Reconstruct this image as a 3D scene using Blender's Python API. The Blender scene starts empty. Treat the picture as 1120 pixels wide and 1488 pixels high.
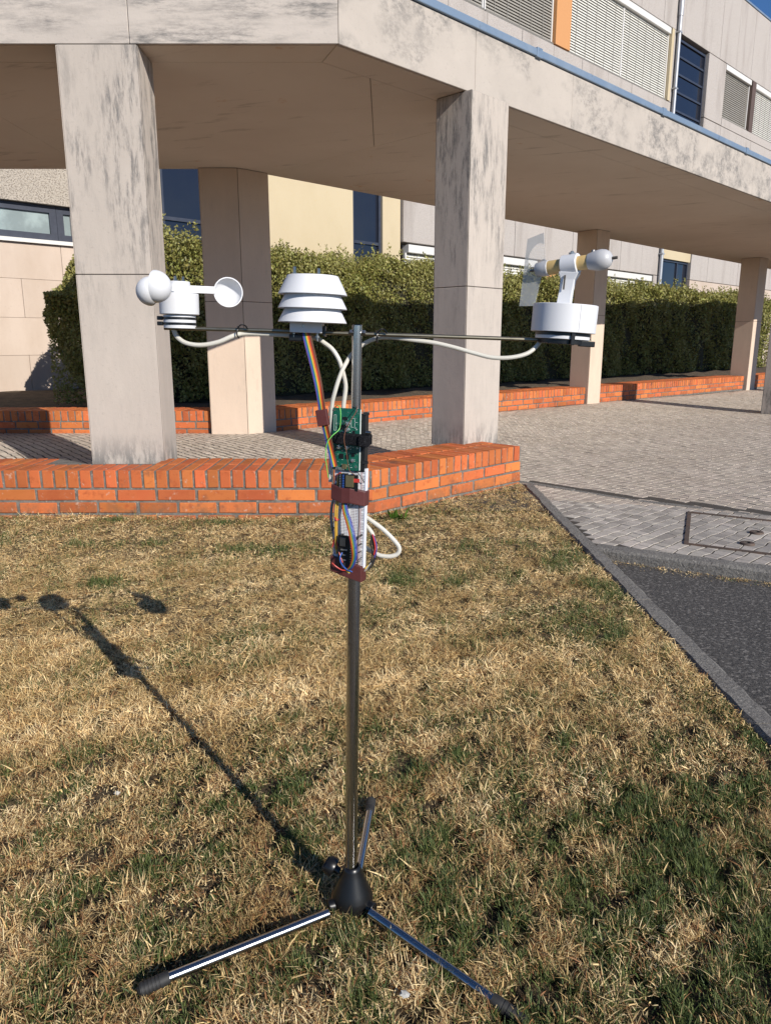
import bpy, bmesh, math, random
import numpy as np
from mathutils import Vector, Matrix

random.seed(7)
rng = np.random.default_rng(11)
scene = bpy.context.scene
COL = scene.collection
R = math.radians
S2 = math.sqrt(2.0)

# ------------------------------------------------------------------ camera
cam_data = bpy.data.cameras.new("camera")
cam_data.sensor_fit = 'VERTICAL'
cam_data.sensor_height = 24.0
cam_data.lens = 24.0 * 1080.0 / 1488.0
cam_data.clip_start = 0.05
cam_data.clip_end = 1000.0
cam = bpy.data.objects.new("camera", cam_data)
cam.location = (0.0, 0.0, 1.05)
cam.rotation_euler = (R(77.0), 0.0, 0.0)
COL.objects.link(cam)
scene.camera = cam

# ------------------------------------------------------------------ sky, sun, exposure
SUN_AZ, SUN_EL = R(36.5), R(27.7)          # light comes from behind the camera on its right
world = bpy.data.worlds.new("World")
scene.world = world
world.use_nodes = True
wn = world.node_tree
bg = wn.nodes["Background"]
sky = wn.nodes.new("ShaderNodeTexSky")
sky.sky_type = 'NISHITA'
sky.sun_disc = False
sky.sun_elevation = SUN_EL
sky.sun_rotation = math.pi - SUN_AZ
sky.altitude = 3500.0
sky.air_density = 1.0
sky.dust_density = 0.1
sky.ozone_density = 5.0
hs = wn.nodes.new("ShaderNodeHueSaturation"); hs.inputs["Saturation"].default_value = 1.08
wn.links.new(sky.outputs[0], hs.inputs["Color"])
wn.links.new(hs.outputs[0], bg.inputs[0])
bg.inputs[1].default_value = 0.10
sun_data = bpy.data.lights.new("sun", 'SUN')
sun_data.energy = 4.7
sun_data.angle = R(0.32)
sun_data.color = (1.0, 0.94, 0.855)
sun = bpy.data.objects.new("sun", sun_data)
sd = Vector((-math.sin(SUN_AZ) * math.cos(SUN_EL), math.cos(SUN_AZ) * math.cos(SUN_EL), -math.sin(SUN_EL)))
sun.rotation_euler = sd.to_track_quat('-Z', 'Y').to_euler()
sun.location = (6, -8, 8)
COL.objects.link(sun)
scene.view_settings.view_transform = 'Standard'
scene.view_settings.look = 'None'
scene.view_settings.exposure = 0.34
scene.view_settings.gamma = 1.0
scene.view_settings.use_curve_mapping = False
try:
    scene.cycles.max_bounces = 10
    scene.cycles.transparent_max_bounces = 12
    scene.cycles.use_denoising = True
except Exception:
    pass

# ------------------------------------------------------------------ helpers: meshes
class MB:
    def __init__(self):
        self.v = []; self.f = []
    def add(self, vs, fs):
        o = len(self.v)
        self.v.extend([tuple(p) for p in vs])
        self.f.extend([tuple(i + o for i in f) for f in fs])
        return self
    def box(self, x0, x1, y0, y1, z0, z1, M=None):
        vs = [(x, y, z) for z in (z0, z1) for y in (y0, y1) for x in (x0, x1)]
        if M is not None: vs = [M @ Vector(p) for p in vs]
        return self.add(vs, [(0, 2, 3, 1), (4, 5, 7, 6), (0, 1, 5, 4), (2, 6, 7, 3), (0, 4, 6, 2), (1, 3, 7, 5)])
    def prism(self, poly, z0, z1, M=None):
        n = len(poly)
        vs = [(x, y, z0) for x, y in poly] + [(x, y, z1) for x, y in poly]
        if M is not None: vs = [M @ Vector(p) for p in vs]
        fs = [tuple(range(n - 1, -1, -1)), tuple(range(n, 2 * n))]
        fs += [(i, (i + 1) % n, n + (i + 1) % n, n + i) for i in range(n)]
        return self.add(vs, fs)
    def lathe(self, prof, segs=32, M=None):
        rings = []; vs = []; fs = []
        for r, z in prof:
            if r < 1e-7:
                rings.append([len(vs)]); vs.append((0, 0, z))
            else:
                rings.append(list(range(len(vs), len(vs) + segs)))
                for k in range(segs):
                    a = 2 * math.pi * k / segs
                    vs.append((r * math.cos(a), r * math.sin(a), z))
        for A, B in zip(rings, rings[1:]):
            if len(A) == 1 and len(B) == 1: continue
            for k in range(segs):
                k2 = (k + 1) % segs
                if len(A) == 1: fs.append((A[0], B[k2], B[k]))
                elif len(B) == 1: fs.append((A[k], A[k2], B[0]))
                else: fs.append((A[k], A[k2], B[k2], B[k]))
        if M is not None: vs = [M @ Vector(p) for p in vs]
        return self.add(vs, fs)
    def cyl(self, p0, p1, r0, r1=None, segs=20):
        r1 = r0 if r1 is None else r1
        return self.lathe([(0, 0), (r0, 0), (r1, (Vector(p1) - Vector(p0)).length), (0, (Vector(p1) - Vector(p0)).length)], segs, axis(p0, p1))
    def tube(self, pts, r, segs=8, smooth=6, twist=None):
        P = catmull(pts, smooth) if smooth else [Vector(p) for p in pts]
        n = len(P)
        T = [(P[min(i + 1, n - 1)] - P[max(i - 1, 0)]).normalized() for i in range(n)]
        N = T[0].orthogonal().normalized()
        vs = []; fs = []
        for i in range(n):
            N = (N - T[i] * N.dot(T[i])).normalized()
            B = T[i].cross(N)
            rr = r(i / (n - 1)) if callable(r) else r
            for k in range(segs):
                a = 2 * math.pi * k / segs
                vs.append(P[i] + (N * math.cos(a) + B * math.sin(a)) * rr)
        for i in range(n - 1):
            for k in range(segs):
                k2 = (k + 1) % segs
                fs.append((i * segs + k, i * segs + k2, (i + 1) * segs + k2, (i + 1) * segs + k))
        fs.append(tuple(range(segs - 1, -1, -1)))
        fs.append(tuple((n - 1) * segs + k for k in range(segs)))
        return self.add(vs, fs)

def catmull(pts, k):
    P = [Vector(p) for p in pts]
    P = [P[0] * 2 - P[1]] + P + [P[-1] * 2 - P[-2]]
    out = []
    for i in range(1, len(P) - 2):
        a, b, c, d = P[i - 1:i + 3]
        for j in range(k):
            t = j / k
            out.append(0.5 * ((2 * b) + (c - a) * t + (2 * a - 5 * b + 4 * c - d) * t * t + (3 * b - a - 3 * c + d) * t ** 3))
    out.append(P[-2])
    return out

def axis(p0, p1):
    p0 = Vector(p0); d = Vector(p1) - p0
    return Matrix.Translation(p0) @ d.to_track_quat('Z', 'Y').to_matrix().to_4x4()

def mesh_of(name, mb, mat, smooth=False, angle=35):
    me = bpy.data.meshes.new(name)
    me.from_pydata(mb.v, [], mb.f)
    if mat is not None: me.materials.append(mat)
    if smooth:
        me.shade_smooth()
        me.set_sharp_from_angle(angle=R(angle))
    me.update()
    return me

def put(name, me, parent=None, loc=(0, 0, 0), rot=(0, 0, 0)):
    o = bpy.data.objects.new(name, me)
    COL.objects.link(o)
    o.location = loc; o.rotation_euler = rot
    if parent is not None:
        o.parent = parent
    return o

def obj(name, mb, mat, parent=None, smooth=False, bevel=0.0, segs=2, kind=None, label=None, world_space=False, angle=35):
    """Link one mesh object.  world_space: the builder's coordinates are the world's, whatever the parent's place."""
    o = put(name, mesh_of(name, mb, mat, smooth, angle), parent)
    if parent is not None and world_space:
        o.matrix_parent_inverse = parent.matrix_basis.inverted()
    if bevel:
        m = o.modifiers.new("edge", 'BEVEL'); m.width = bevel; m.segments = segs; m.limit_method = 'ANGLE'; m.angle_limit = R(40)
    if kind: o['kind'] = kind
    if label: o['label'] = label
    return o

def thing(name, label, cat, loc=(0, 0, 0), rot=(0, 0, 0), group=None):
    o = put(name, None, None, loc, rot)
    o.empty_display_size = 0.1
    o['label'] = label; o['category'] = cat
    if group: o['group'] = group
    return o

def tag(o, label, cat, group=None):
    o['label'] = label; o['category'] = cat
    if group: o['group'] = group
    return o

def fast_mesh(name, V, F, mat, cols=None, smooth=False):
    """Big meshes straight from numpy arrays: V (n,3), F (m,k) with one face size."""
    me = bpy.data.meshes.new(name)
    n, m, k = len(V), len(F), F.shape[1]
    me.vertices.add(n); me.vertices.foreach_set("co", V.astype(np.float32).ravel())
    me.loops.add(m * k); me.loops.foreach_set("vertex_index", F.astype(np.int32).ravel())
    me.polygons.add(m)
    me.polygons.foreach_set("loop_start", np.arange(0, m * k, k, dtype=np.int32))
    me.polygons.foreach_set("loop_total", np.full(m, k, dtype=np.int32))
    if smooth: me.polygons.foreach_set("use_smooth", np.ones(m, dtype=bool))
    me.materials.append(mat)
    if cols is not None:
        at = me.attributes.new("col", 'FLOAT_COLOR', 'POINT')
        c4 = np.ones((n, 4), np.float32); c4[:, :3] = cols
        at.data.foreach_set("color", c4.ravel())
    me.update(calc_edges=True)
    return me

# ------------------------------------------------------------------ helpers: materials
def mat(name, col, rough=0.7, metal=0.0, layers=(), bump=(), rand=None, rand_amt=0.0, spec=0.5, attr=None, trans=None,
        coord='pos', coat=0.0, hue=0.0, alpha=None, ior=None):
    """Principled material.  layers: (scale, stretch, rotz, lo, hi, colour, amount[, detail]) noise masks laid one over another."""
    m = bpy.data.materials.new(name); m.use_nodes = True
    nt = m.node_tree; N = nt.nodes; L = nt.links
    p = N["Principled BSDF"]
    p.inputs["Roughness"].default_value = rough
    p.inputs["Metallic"].default_value = metal
    p.inputs["Specular IOR Level"].default_value = spec
    if coat: p.inputs["Coat Weight"].default_value = coat
    if ior: p.inputs["IOR"].default_value = ior
    if trans: p.inputs["Transmission Weight"].default_value = trans
    if alpha is not None: p.inputs["Alpha"].default_value = alpha
    if coord == 'pos':
        src = N.new("ShaderNodeNewGeometry").outputs["Position"]
    else:
        src = N.new("ShaderNodeTexCoord").outputs["Object"]
    def noise(scale, stretch, rotz, detail=5.0, rough_=0.6):
        mp = N.new("ShaderNodeMapping"); L.new(src, mp.inputs[0])
        mp.vector_type = 'TEXTURE' if False else 'POINT'
        r0 = N.new("ShaderNodeVectorRotate"); r0.rotation_type = 'Z_AXIS'; r0.inputs["Angle"].default_value = rotz
        L.new(src, r0.inputs[0]); L.new(r0.outputs[0], mp.inputs[0])
        mp.inputs["Scale"].default_value = stretch
        t = N.new("ShaderNodeTexNoise"); t.inputs["Scale"].default_value = scale
        t.inputs["Detail"].default_value = detail; t.inputs["Roughness"].default_value = rough_
        L.new(mp.outputs[0], t.inputs[0])
        return t.outputs[0]
    if attr:
        a = N.new("ShaderNodeAttribute"); a.attribute_name = attr; c = a.outputs["Color"]
    else:
        rgb = N.new("ShaderNodeRGB"); rgb.outputs[0].default_value = (*col, 1); c = rgb.outputs[0]
    if rand:
        if rand == 'object': rv = N.new("ShaderNodeObjectInfo").outputs["Random"]
        else: rv = N.new("ShaderNodeNewGeometry").outputs["Random Per Island"]
        h = N.new("ShaderNodeHueSaturation")
        mr = N.new("ShaderNodeMapRange"); mr.inputs[3].default_value = 1 - rand_amt; mr.inputs[4].default_value = 1 + rand_amt
        L.new(rv, mr.inputs[0]); L.new(mr.outputs[0], h.inputs["Value"])
        if hue:
            w = N.new("ShaderNodeMath"); w.operation = 'MULTIPLY'; w.inputs[1].default_value = 7.31; L.new(rv, w.inputs[0])
            fr = N.new("ShaderNodeMath"); fr.operation = 'FRACT'; L.new(w.outputs[0], fr.inputs[0])
            mh = N.new("ShaderNodeMapRange"); mh.inputs[3].default_value = 0.5 - hue; mh.inputs[4].default_value = 0.5 + hue
            L.new(fr.outputs[0], mh.inputs[0]); L.new(mh.outputs[0], h.inputs["Hue"])
        L.new(c, h.inputs["Color"]); c = h.outputs[0]
    for ly in layers:
        scale, stretch, rotz, lo, hi, lc, amt = ly[:7]
        n = noise(scale, stretch, rotz, ly[7] if len(ly) > 7 else 5.0, ly[9] if len(ly) > 9 else 0.6)
        mr = N.new("ShaderNodeMapRange"); mr.inputs[1].default_value = lo; mr.inputs[2].default_value = hi
        mr.inputs[4].default_value = amt
        L.new(n, mr.inputs[0]); fac = mr.outputs[0]
        if len(ly) > 10:                                  # a band of height: splashed or run-off dirt
            sx = N.new("ShaderNodeSeparateXYZ"); L.new(src, sx.inputs[0])
            mz = N.new("ShaderNodeMapRange"); mz.inputs[1].default_value, mz.inputs[2].default_value = ly[10]
            mz.inputs[3].default_value = ly[11] if len(ly) > 11 else 0.0
            L.new(sx.outputs[2], mz.inputs[0])
            mu = N.new("ShaderNodeMath"); mu.operation = 'MULTIPLY'; L.new(fac, mu.inputs[0]); L.new(mz.outputs[0], mu.inputs[1]); fac = mu.outputs[0]
        if len(ly) > 8 and ly[8]:                                   # a second, broader mask multiplies the first
            s2, st2, lo2, hi2 = ly[8]
            m2 = N.new("ShaderNodeMapRange"); m2.inputs[1].default_value = lo2; m2.inputs[2].default_value = hi2
            L.new(noise(s2, st2, rotz, 3.0), m2.inputs[0])
            mu = N.new("ShaderNodeMath"); mu.operation = 'MULTIPLY'; L.new(fac, mu.inputs[0]); L.new(m2.outputs[0], mu.inputs[1]); fac = mu.outputs[0]
        mx = N.new("ShaderNodeMix"); mx.data_type = 'RGBA'
        L.new(fac, mx.inputs[0]); L.new(c, mx.inputs[6]); mx.inputs[7].default_value = (*lc, 1)
        c = mx.outputs[2]
    L.new(c, p.inputs["Base Color"])
    prev = None
    for b in bump:
        bn = N.new("ShaderNodeBump"); bn.inputs["Strength"].default_value = b[1]; bn.inputs["Distance"].default_value = b[2]
        L.new(noise(b[0], b[3] if len(b) > 3 else (1, 1, 1), 0.0, 6.0, 0.65), bn.inputs["Height"])
        if prev: L.new(prev, bn.inputs["Normal"])
        prev = bn.outputs[0]
    if prev: L.new(prev, p.inputs["Normal"])
    m["_c"] = 1
    if attr == 'col' or name.startswith("leaf"):          # thin leaves and blades let some light through
        tr = N.new("ShaderNodeBsdfTranslucent"); L.new(c, tr.inputs[0])
        ms = N.new("ShaderNodeMixShader"); ms.inputs[0].default_value = 0.14 if attr else 0.25
        L.new(p.outputs[0], ms.inputs[1]); L.new(tr.outputs[0], ms.inputs[2])
        L.new(ms.outputs[0], N["Material Output"].inputs[0])
    return m

STAIN = (0.13, 0.125, 0.12)
def stone(name, col, stretch, rotz, amt=0.75, lo=0.53, hi=0.68, mask=(0.9, (1, 1, 1), 0.42, 0.6), band=None):
    return mat(name, col, 0.78, layers=[
        (1.3, (1, 1, 1), 0, 0.35, 0.7, tuple(c * 0.86 for c in col), 0.7),
        (6.0, stretch, rotz, 0.45, 0.75, tuple(c * 1.1 for c in col), 0.5),
        (9.0, stretch, rotz, lo, hi, STAIN, amt, 14.0, mask, 0.80) + ((band, 0.12) if band else ()),
        (8.0, (2.2, 2.2, 0.5), 0, 0.44, 0.56, STAIN, 0.8 if band else 0.0, 14.0, None, 0.8, (0.47, 0.28)),
        (60.0, (1, 1, 1), 0, 0.60, 0.72, tuple(c * 0.6 for c in col), 0.35),
    ], bump=[(45, 0.25, 0.004), (9, 0.15, 0.01)], spec=0.3)

ST = (0.46, 0.404, 0.352)
m_column = stone("column_stone", ST, (2.3, 2.3, 0.40), 0.0, 0.85, 0.475, 0.60, (1.9, (1.3, 1.3, 0.6), 0.395, 0.54), band=(1.0, 1.9))
m_column_in = stone("inner_column_stone", (0.60, 0.475, 0.375), (1.5, 1.5, 0.4), 0.0, 0.25)
m_fascia = stone("fascia_stone", (0.49, 0.435, 0.385), (0.42, 1.6, 2.2), 0.0, 0.85, 0.45, 0.60, (1.5, (0.7, 1, 1.6), 0.375, 0.52))
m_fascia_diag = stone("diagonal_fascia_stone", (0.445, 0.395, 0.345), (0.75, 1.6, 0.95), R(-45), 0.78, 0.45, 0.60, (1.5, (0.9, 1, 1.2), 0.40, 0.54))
m_soffit = mat("soffit_concrete", (0.66, 0.59, 0.505), 0.85, layers=[
    (0.8, (1, 1, 1), 0, 0.4, 0.7, (0.58, 0.51, 0.43), 0.8),
    (5.0, (0.35, 1.6, 1), R(20), 0.60, 0.72, (0.20, 0.16, 0.12), 0.45, 12.0),
    (3.0, (1, 1, 1), 0, 0.66, 0.72, (0.50, 0.27, 0.10), 0.6, 8.0)], bump=[(30, 0.2, 0.004)], spec=0.2)
m_joint = mat("joint_dark", (0.06, 0.052, 0.045), 0.95, layers=[(30, (1, 1, 1), 0, 0.4, 0.7, (0.10, 0.09, 0.075), 0.8)])
m_coping = mat("blue_zinc_coping", (0.20, 0.27, 0.36), 0.5, 0.35, layers=[(4, (1, 1, 1), 0, 0.45, 0.7, (0.27, 0.33, 0.40), 0.7), (24, (1, 1, 1), 0, 0.6, 0.7, (0.12, 0.16, 0.22), 0.5)], bump=[(6, 0.1, 0.01)])
m_brick = mat("orange_brick", (0.475, 0.128, 0.038), 0.72, rand='object', rand_amt=0.30, hue=0.008, layers=[
    (7, (1, 1, 1), 0, 0.42, 0.72, (0.46, 0.14, 0.045), 0.6),
    (24, (1, 1, 1), 0, 0.54, 0.68, (0.33, 0.075, 0.024), 0.7, 8.0),
    (5.5, (1, 1, 1), 0, 0.60, 0.70, (0.13, 0.06, 0.04), 0.8, 8.0),
    (18, (1, 1, 1), 0, 0.40, 0.62, (0.13, 0.085, 0.05), 0.85, 8.0, None, 0.7, (0.11, 0.01)),
    (30, (1, 1, 1), 0, 0.62, 0.70, (0.52, 0.40, 0.32), 0.5, 8.0)], bump=[(70, 0.3, 0.002), (14, 0.2, 0.004)], spec=0.3)
m_brick_top = m_brick
m_mortar = mat("grey_mortar", (0.17, 0.155, 0.135), 0.95, layers=[(22, (1, 1, 1), 0, 0.4, 0.65, (0.085, 0.08, 0.07), 0.9, 8.0), (60, (1, 1, 1), 0, 0.58, 0.7, (0.38, 0.35, 0.31), 0.7)], bump=[(80, 0.6, 0.004)])
m_cobble = mat("limestone_cobble", (0.44, 0.38, 0.318), 0.62, rand='island', rand_amt=0.17, hue=0.008, layers=[
    (1.1, (1, 1, 1), 0, 0.45, 0.68, (0.33, 0.275, 0.22), 0.55),
    (40, (1, 1, 1), 0, 0.52, 0.72, (0.25, 0.215, 0.18), 0.5)], bump=[(70, 0.3, 0.003)], spec=0.4)
m_cobble_single = mat("limestone_cobble_grey", (0.37, 0.335, 0.295), 0.62, rand='object', rand_amt=0.32, hue=0.01, layers=[
    (1.3, (1, 1, 1), 0, 0.45, 0.68, (0.25, 0.235, 0.22), 0.6),
    (45, (1, 1, 1), 0, 0.52, 0.72, (0.20, 0.185, 0.17), 0.55)], bump=[(70, 0.3, 0.003)], spec=0.4)
m_bed = mat("joint_sand", (0.045, 0.038, 0.031), 0.95, layers=[(30, (1, 1, 1), 0, 0.4, 0.7, (0.075, 0.062, 0.05), 0.8)], bump=[(90, 0.5, 0.004)])
m_kerb = mat("kerb_concrete", (0.17, 0.16, 0.145), 0.9, layers=[(5, (1, 1, 1), 0, 0.4, 0.7, (0.13, 0.12, 0.11), 0.8), (130, (1, 1, 1), 0, 0.54, 0.64, (0.32, 0.30, 0.27), 0.6, 3.0), (100, (1, 1, 1), 0, 0.55, 0.62, (0.07, 0.065, 0.058), 0.7, 3.0)], bump=[(70, 1.0, 0.008), (12, .5, .012)])
m_asphalt = mat("asphalt", (0.064, 0.059, 0.055), 0.9, layers=[(2, (1, 1, 1), 0, 0.4, 0.7, (0.075, 0.070, 0.066), 0.8), (70, (1, 1, 1), 0, 0.54, 0.64, (0.21, 0.195, 0.18), 0.8, 2.0), (85, (1, 1, 1), 0, 0.56, 0.64, (0.014, 0.014, 0.014), 0.8, 2.0)], bump=[(75, 1.0, 0.012), (30, 0.3, 0.01)])
m_soil = mat("soil", (0.085, 0.060, 0.038), 0.97, layers=[(9, (1, 1, 1), 0, 0.4, 0.65, (0.16, 0.115, 0.065), 0.85), (60, (1, 1, 1), 0, 0.5, 0.66, (0.045, 0.034, 0.022), 0.8)], bump=[(40, 0.9, 0.02)])
m_thatch = mat("lawn_thatch", (0.16, 0.108, 0.05), 0.97, layers=[(14, (1, 1, 1), 0, 0.4, 0.65, (0.06, 0.042, 0.02), 0.9), (90, (1, 1, 1), 0, 0.5, 0.62, (0.30, 0.21, 0.10), 0.8), (2.2, (1, 1, 1), 0, 0.5, 0.7, (0.065, 0.07, 0.025), 0.7)], bump=[(60, 1.0, 0.02)])
m_lawn_dark = mat("dark_lawn_base", (0.055, 0.038, 0.019), 0.97, layers=[(40, (1, 1, 1), 0, 0.45, 0.6, (0.11, 0.075, 0.036), 0.8)], bump=[(60, 1.0, 0.02)])
m_grass = mat("grass_blade", (0.3, 0.2, 0.1), 0.6, attr='col', spec=0.3)
m_leaf = mat("leaf_hedge", (0.24, 0.235, 0.062), 0.5, rand='island', rand_amt=0.5, hue=0.03, layers=[(1.6, (1, 1, 1), 0, 0.42, 0.68, (0.38, 0.36, 0.14), 0.65)], spec=0.4)
m_hedge_core = mat("hedge_core_dark", (0.035, 0.032, 0.016), 0.95, layers=[(20, (1, 1, 1), 0, 0.4, 0.7, (0.018, 0.02, 0.009), 0.8)])
m_render = mat("grey_render", (0.43, 0.39, 0.36), 0.92, layers=[
    (70, (1, 1, 1), 0, 0.50, 0.64, (0.22, 0.19, 0.165), 0.55, 4.0),
    (1.3, (1.5, 1.5, 0.25), 0, 0.5, 0.72, (0.26, 0.225, 0.20), 0.7, 6.0)], bump=[(60, 0.8, 0.015)])
m_pebbledash = mat("pebbledash", (0.47, 0.42, 0.36), 0.95, layers=[(45, (1, 1, 1), 0, 0.48, 0.6, (0.20, 0.17, 0.14), 0.8, 3.0)], bump=[(45, 1.0, 0.03)])
m_cladding = mat("stone_cladding", (0.50, 0.41, 0.34), 0.8, rand='object', rand_amt=0.05, layers=[(1.6, (1.4, 1.4, 0.5), 0, 0.42, 0.7, (0.42, 0.33, 0.26), 0.7), (30, (1, 1, 1), 0, 0.6, 0.72, (0.36, 0.29, 0.23), 0.5)], bump=[(25, 0.2, 0.005)])
m_yellow = mat("yellow_render", (0.50, 0.415, 0.275), 0.9, layers=[(1.2, (1, 1, 0.6), 0, 0.42, 0.7, (0.45, 0.365, 0.23), 0.7), (30, (1, 1, 1), 0, 0.58, 0.7, (0.50, 0.37, 0.20), 0.4)], bump=[(40, 0.3, 0.006)])
m_orange = mat("orange_panel", (0.52, 0.25, 0.10), 0.8, layers=[(3, (1, 1, 0.4), 0, 0.45, 0.7, (0.52, 0.25, 0.09), 0.6)], bump=[(40, 0.2, 0.004)])
m_blind = mat("white_blind_slats", (0.64, 0.625, 0.57), 0.55, layers=[(3, (1, 1, 3), 0, 0.45, 0.7, (0.52, 0.50, 0.45), 0.5)])
m_blind_dark = mat("grey_blind_slats", (0.30, 0.28, 0.245), 0.6, layers=[(3, (1, 1, 3), 0, 0.45, 0.7, (0.23, 0.215, 0.19), 0.5)])
m_box = mat("blind_box", (0.62, 0.605, 0.58), 0.5, layers=[(4, (1, 1, 1), 0, 0.5, 0.7, (0.60, 0.58, 0.54), 0.5)])
m_frame = mat("navy_frame", (0.030, 0.036, 0.055), 0.45, layers=[(8, (1, 1, 1), 0, 0.45, 0.7, (0.05, 0.06, 0.085), 0.5)])
m_brown = mat("brown_frame", (0.10, 0.065, 0.05), 0.6, layers=[(8, (1, 1, 1), 0, 0.45, 0.7, (0.07, 0.045, 0.035), 0.5)])
m_glass = mat("window_glass", (0.012, 0.015, 0.026), 0.03, spec=0.45, layers=[(0.8, (1, 1, 1), 0, 0.4, 0.7, (0.022, 0.024, 0.03), 0.6)], bump=[(1.1, 0.03, 0.02)])
m_milk = mat("pale_window_film", (0.21, 0.255, 0.26), 0.2, layers=[(2, (1, 1, 1), 0, 0.45, 0.6, (0.33, 0.40, 0.40), 0.8)])
m_pipe = mat("galvanised_pipe", (0.42, 0.43, 0.45), 0.45, 0.4, layers=[(6, (1, 1, 0.3), 0, 0.45, 0.7, (0.30, 0.31, 0.34), 0.6)])
m_leg = mat("scuffed_chrome", (0.42, 0.42, 0.43), 0.20, 1.0, layers=[(18, (1, 1, 0.4), 0, 0.5, 0.7, (0.40, 0.40, 0.40), 0.6)], bump=[(60, 0.08, 0.002)])
m_chrome = mat("chrome_tube", (0.56, 0.56, 0.56), 0.19, 1.0, layers=[(18, (1, 1, 0.4), 0, 0.55, 0.75, (0.46, 0.46, 0.46), 0.6)], bump=[(25, 0.04, 0.002)])
m_rod = mat("dull_brass_rod", (0.24, 0.215, 0.16), 0.42, 1.0, layers=[(60, (1, 1, 1), 0, 0.5, 0.7, (0.17, 0.15, 0.11), 0.7)])
m_steel = mat("bare_steel", (0.32, 0.31, 0.29), 0.28, 1.0, layers=[(60, (1, 1, 1), 0, 0.5, 0.7, (0.28, 0.27, 0.26), 0.7)])
m_black = mat("black_plastic", (0.006, 0.006, 0.0065), 0.34, layers=[(20, (1, 1, 1), 0, 0.5, 0.75, (0.012, 0.0115, 0.011), 0.7)], bump=[(90, 0.08, 0.001)])
m_rubber = mat("black_rubber", (0.018, 0.018, 0.018), 0.65, layers=[(30, (1, 1, 1), 0, 0.5, 0.75, (0.04, 0.037, 0.033), 0.6)])
m_white = mat("white_printed_plastic", (0.65, 0.655, 0.67), 0.42, layers=[(6, (1, 1, 1), 0, 0.45, 0.7, (0.62, 0.625, 0.64), 0.7)], bump=[(500, 0.10, 0.0006, (0.05, 0.05, 1)), (14, 0.05, 0.002)])
m_greyprint = mat("grey_printed_plastic", (0.44, 0.44, 0.45), 0.4, layers=[(8, (1, 1, 1), 0, 0.45, 0.7, (0.48, 0.48, 0.49), 0.7)], bump=[(500, 0.10, 0.0006, (0.05, 0.05, 1))])
m_cable = mat("white_cable", (0.55, 0.53, 0.47), 0.45, layers=[(20, (1, 1, 1), 0, 0.5, 0.75, (0.56, 0.53, 0.45), 0.6)])
m_wood = mat("pine_dowel", (0.58, 0.41, 0.17), 0.55, coord='obj', layers=[(60, (1, 1, 0.06), 0, 0.45, 0.7, (0.48, 0.31, 0.11), 0.7, 6.0)], bump=[(80, 0.15, 0.001, (1, 1, 0.06))])
m_fin = mat("frosted_plastic_sheet", (0.50, 0.51, 0.50), 0.35, alpha=0.48, layers=[(40, (1, 1, 1), 0, 0.45, 0.7, (0.40, 0.41, 0.40), 0.7)], bump=[(9, 0.2, 0.004)])
m_fin_clear = mat("clear_plastic_sheet", (0.80, 0.77, 0.70), 0.12, alpha=0.22, layers=[(30, (1, 1, 1), 0, 0.5, 0.7, (0.7, 0.69, 0.66), 0.5)])
m_pcb = mat("green_circuit_board", (0.006, 0.085, 0.055), 0.35, layers=[(120, (1, 1, 1), 0, 0.52, 0.62, (0.010, 0.13, 0.08), 0.7), (250, (1, 1, 1), 0, 0.6, 0.66, (0.10, 0.28, 0.2), 0.5)])
m_pad = mat("solder_silver", (0.62, 0.62, 0.60), 0.25, 0.9, layers=[(200, (1, 1, 1), 0, 0.5, 0.7, (0.4, 0.4, 0.4), 0.6)])
m_silk = mat("silkscreen_white", (0.62, 0.68, 0.64), 0.6, layers=[(200, (1, 1, 1), 0, 0.5, 0.7, (0.45, 0.52, 0.48), 0.6)])
m_gold = mat("gold_can", (0.30, 0.24, 0.12), 0.4, 0.8, layers=[(60, (1, 1, 1), 0, 0.5, 0.7, (0.22, 0.18, 0.09), 0.6)])
m_velcro = mat("velcro_strap", (0.010, 0.010, 0.012), 0.98, layers=[(400, (1, 1, 1), 0, 0.5, 0.65, (0.035, 0.035, 0.038), 0.8)], bump=[(500, 1.0, 0.003)], spec=0.1)
m_board = mat("white_breadboard", (0.66, 0.67, 0.69), 0.45, layers=[(30, (1, 1, 1), 0, 0.5, 0.7, (0.68, 0.69, 0.70), 0.6)])
m_hole = mat("breadboard_hole", (0.09, 0.05, 0.055), 0.8, layers=[(90, (1, 1, 1), 0, 0.5, 0.7, (0.16, 0.16, 0.17), 0.6)])
m_tape = mat("maroon_tape", (0.085, 0.022, 0.020), 0.42, layers=[(25, (1, 1, 1), 0, 0.45, 0.7, (0.11, 0.03, 0.026), 0.7)], bump=[(40, 0.3, 0.003)])
m_manhole = mat("rusty_iron", (0.085, 0.062, 0.05), 0.75, 0.2, layers=[(12, (1, 1, 1), 0, 0.45, 0.65, (0.15, 0.09, 0.06), 0.7)], bump=[(60, 0.4, 0.003)])
m_scrap = mat("white_scrap", (0.42, 0.41, 0.38), 0.7, layers=[(60, (1, 1, 1), 0, 0.45, 0.7, (0.48, 0.48, 0.46), 0.7)], bump=[(80, 0.5, 0.003)])
_plain = {}
def colour(name, c, rough=0.45):
    if name not in _plain:
        _plain[name] = mat(name + "_insulation", c, rough, layers=[(60, (1, 1, 1), 0, 0.5, 0.75, tuple(x * 0.75 for x in c), 0.6)])
    return _plain[name]
WIRE = dict(purple=(0.10, 0.06, 0.24), blue=(0.03, 0.09, 0.34), green=(0.05, 0.22, 0.09), yellow=(0.62, 0.42, 0.05), orange=(0.58, 0.16, 0.02),
            red=(0.42, 0.03, 0.02), brown=(0.13, 0.055, 0.03), black=(0.014, 0.014, 0.014), grey=(0.22, 0.22, 0.21), white=(0.7, 0.7, 0.68),
            ochre=(0.48, 0.28, 0.03), lime=(0.16, 0.55, 0.10))
def wm(n): return colour(n, WIRE[n])

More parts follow.
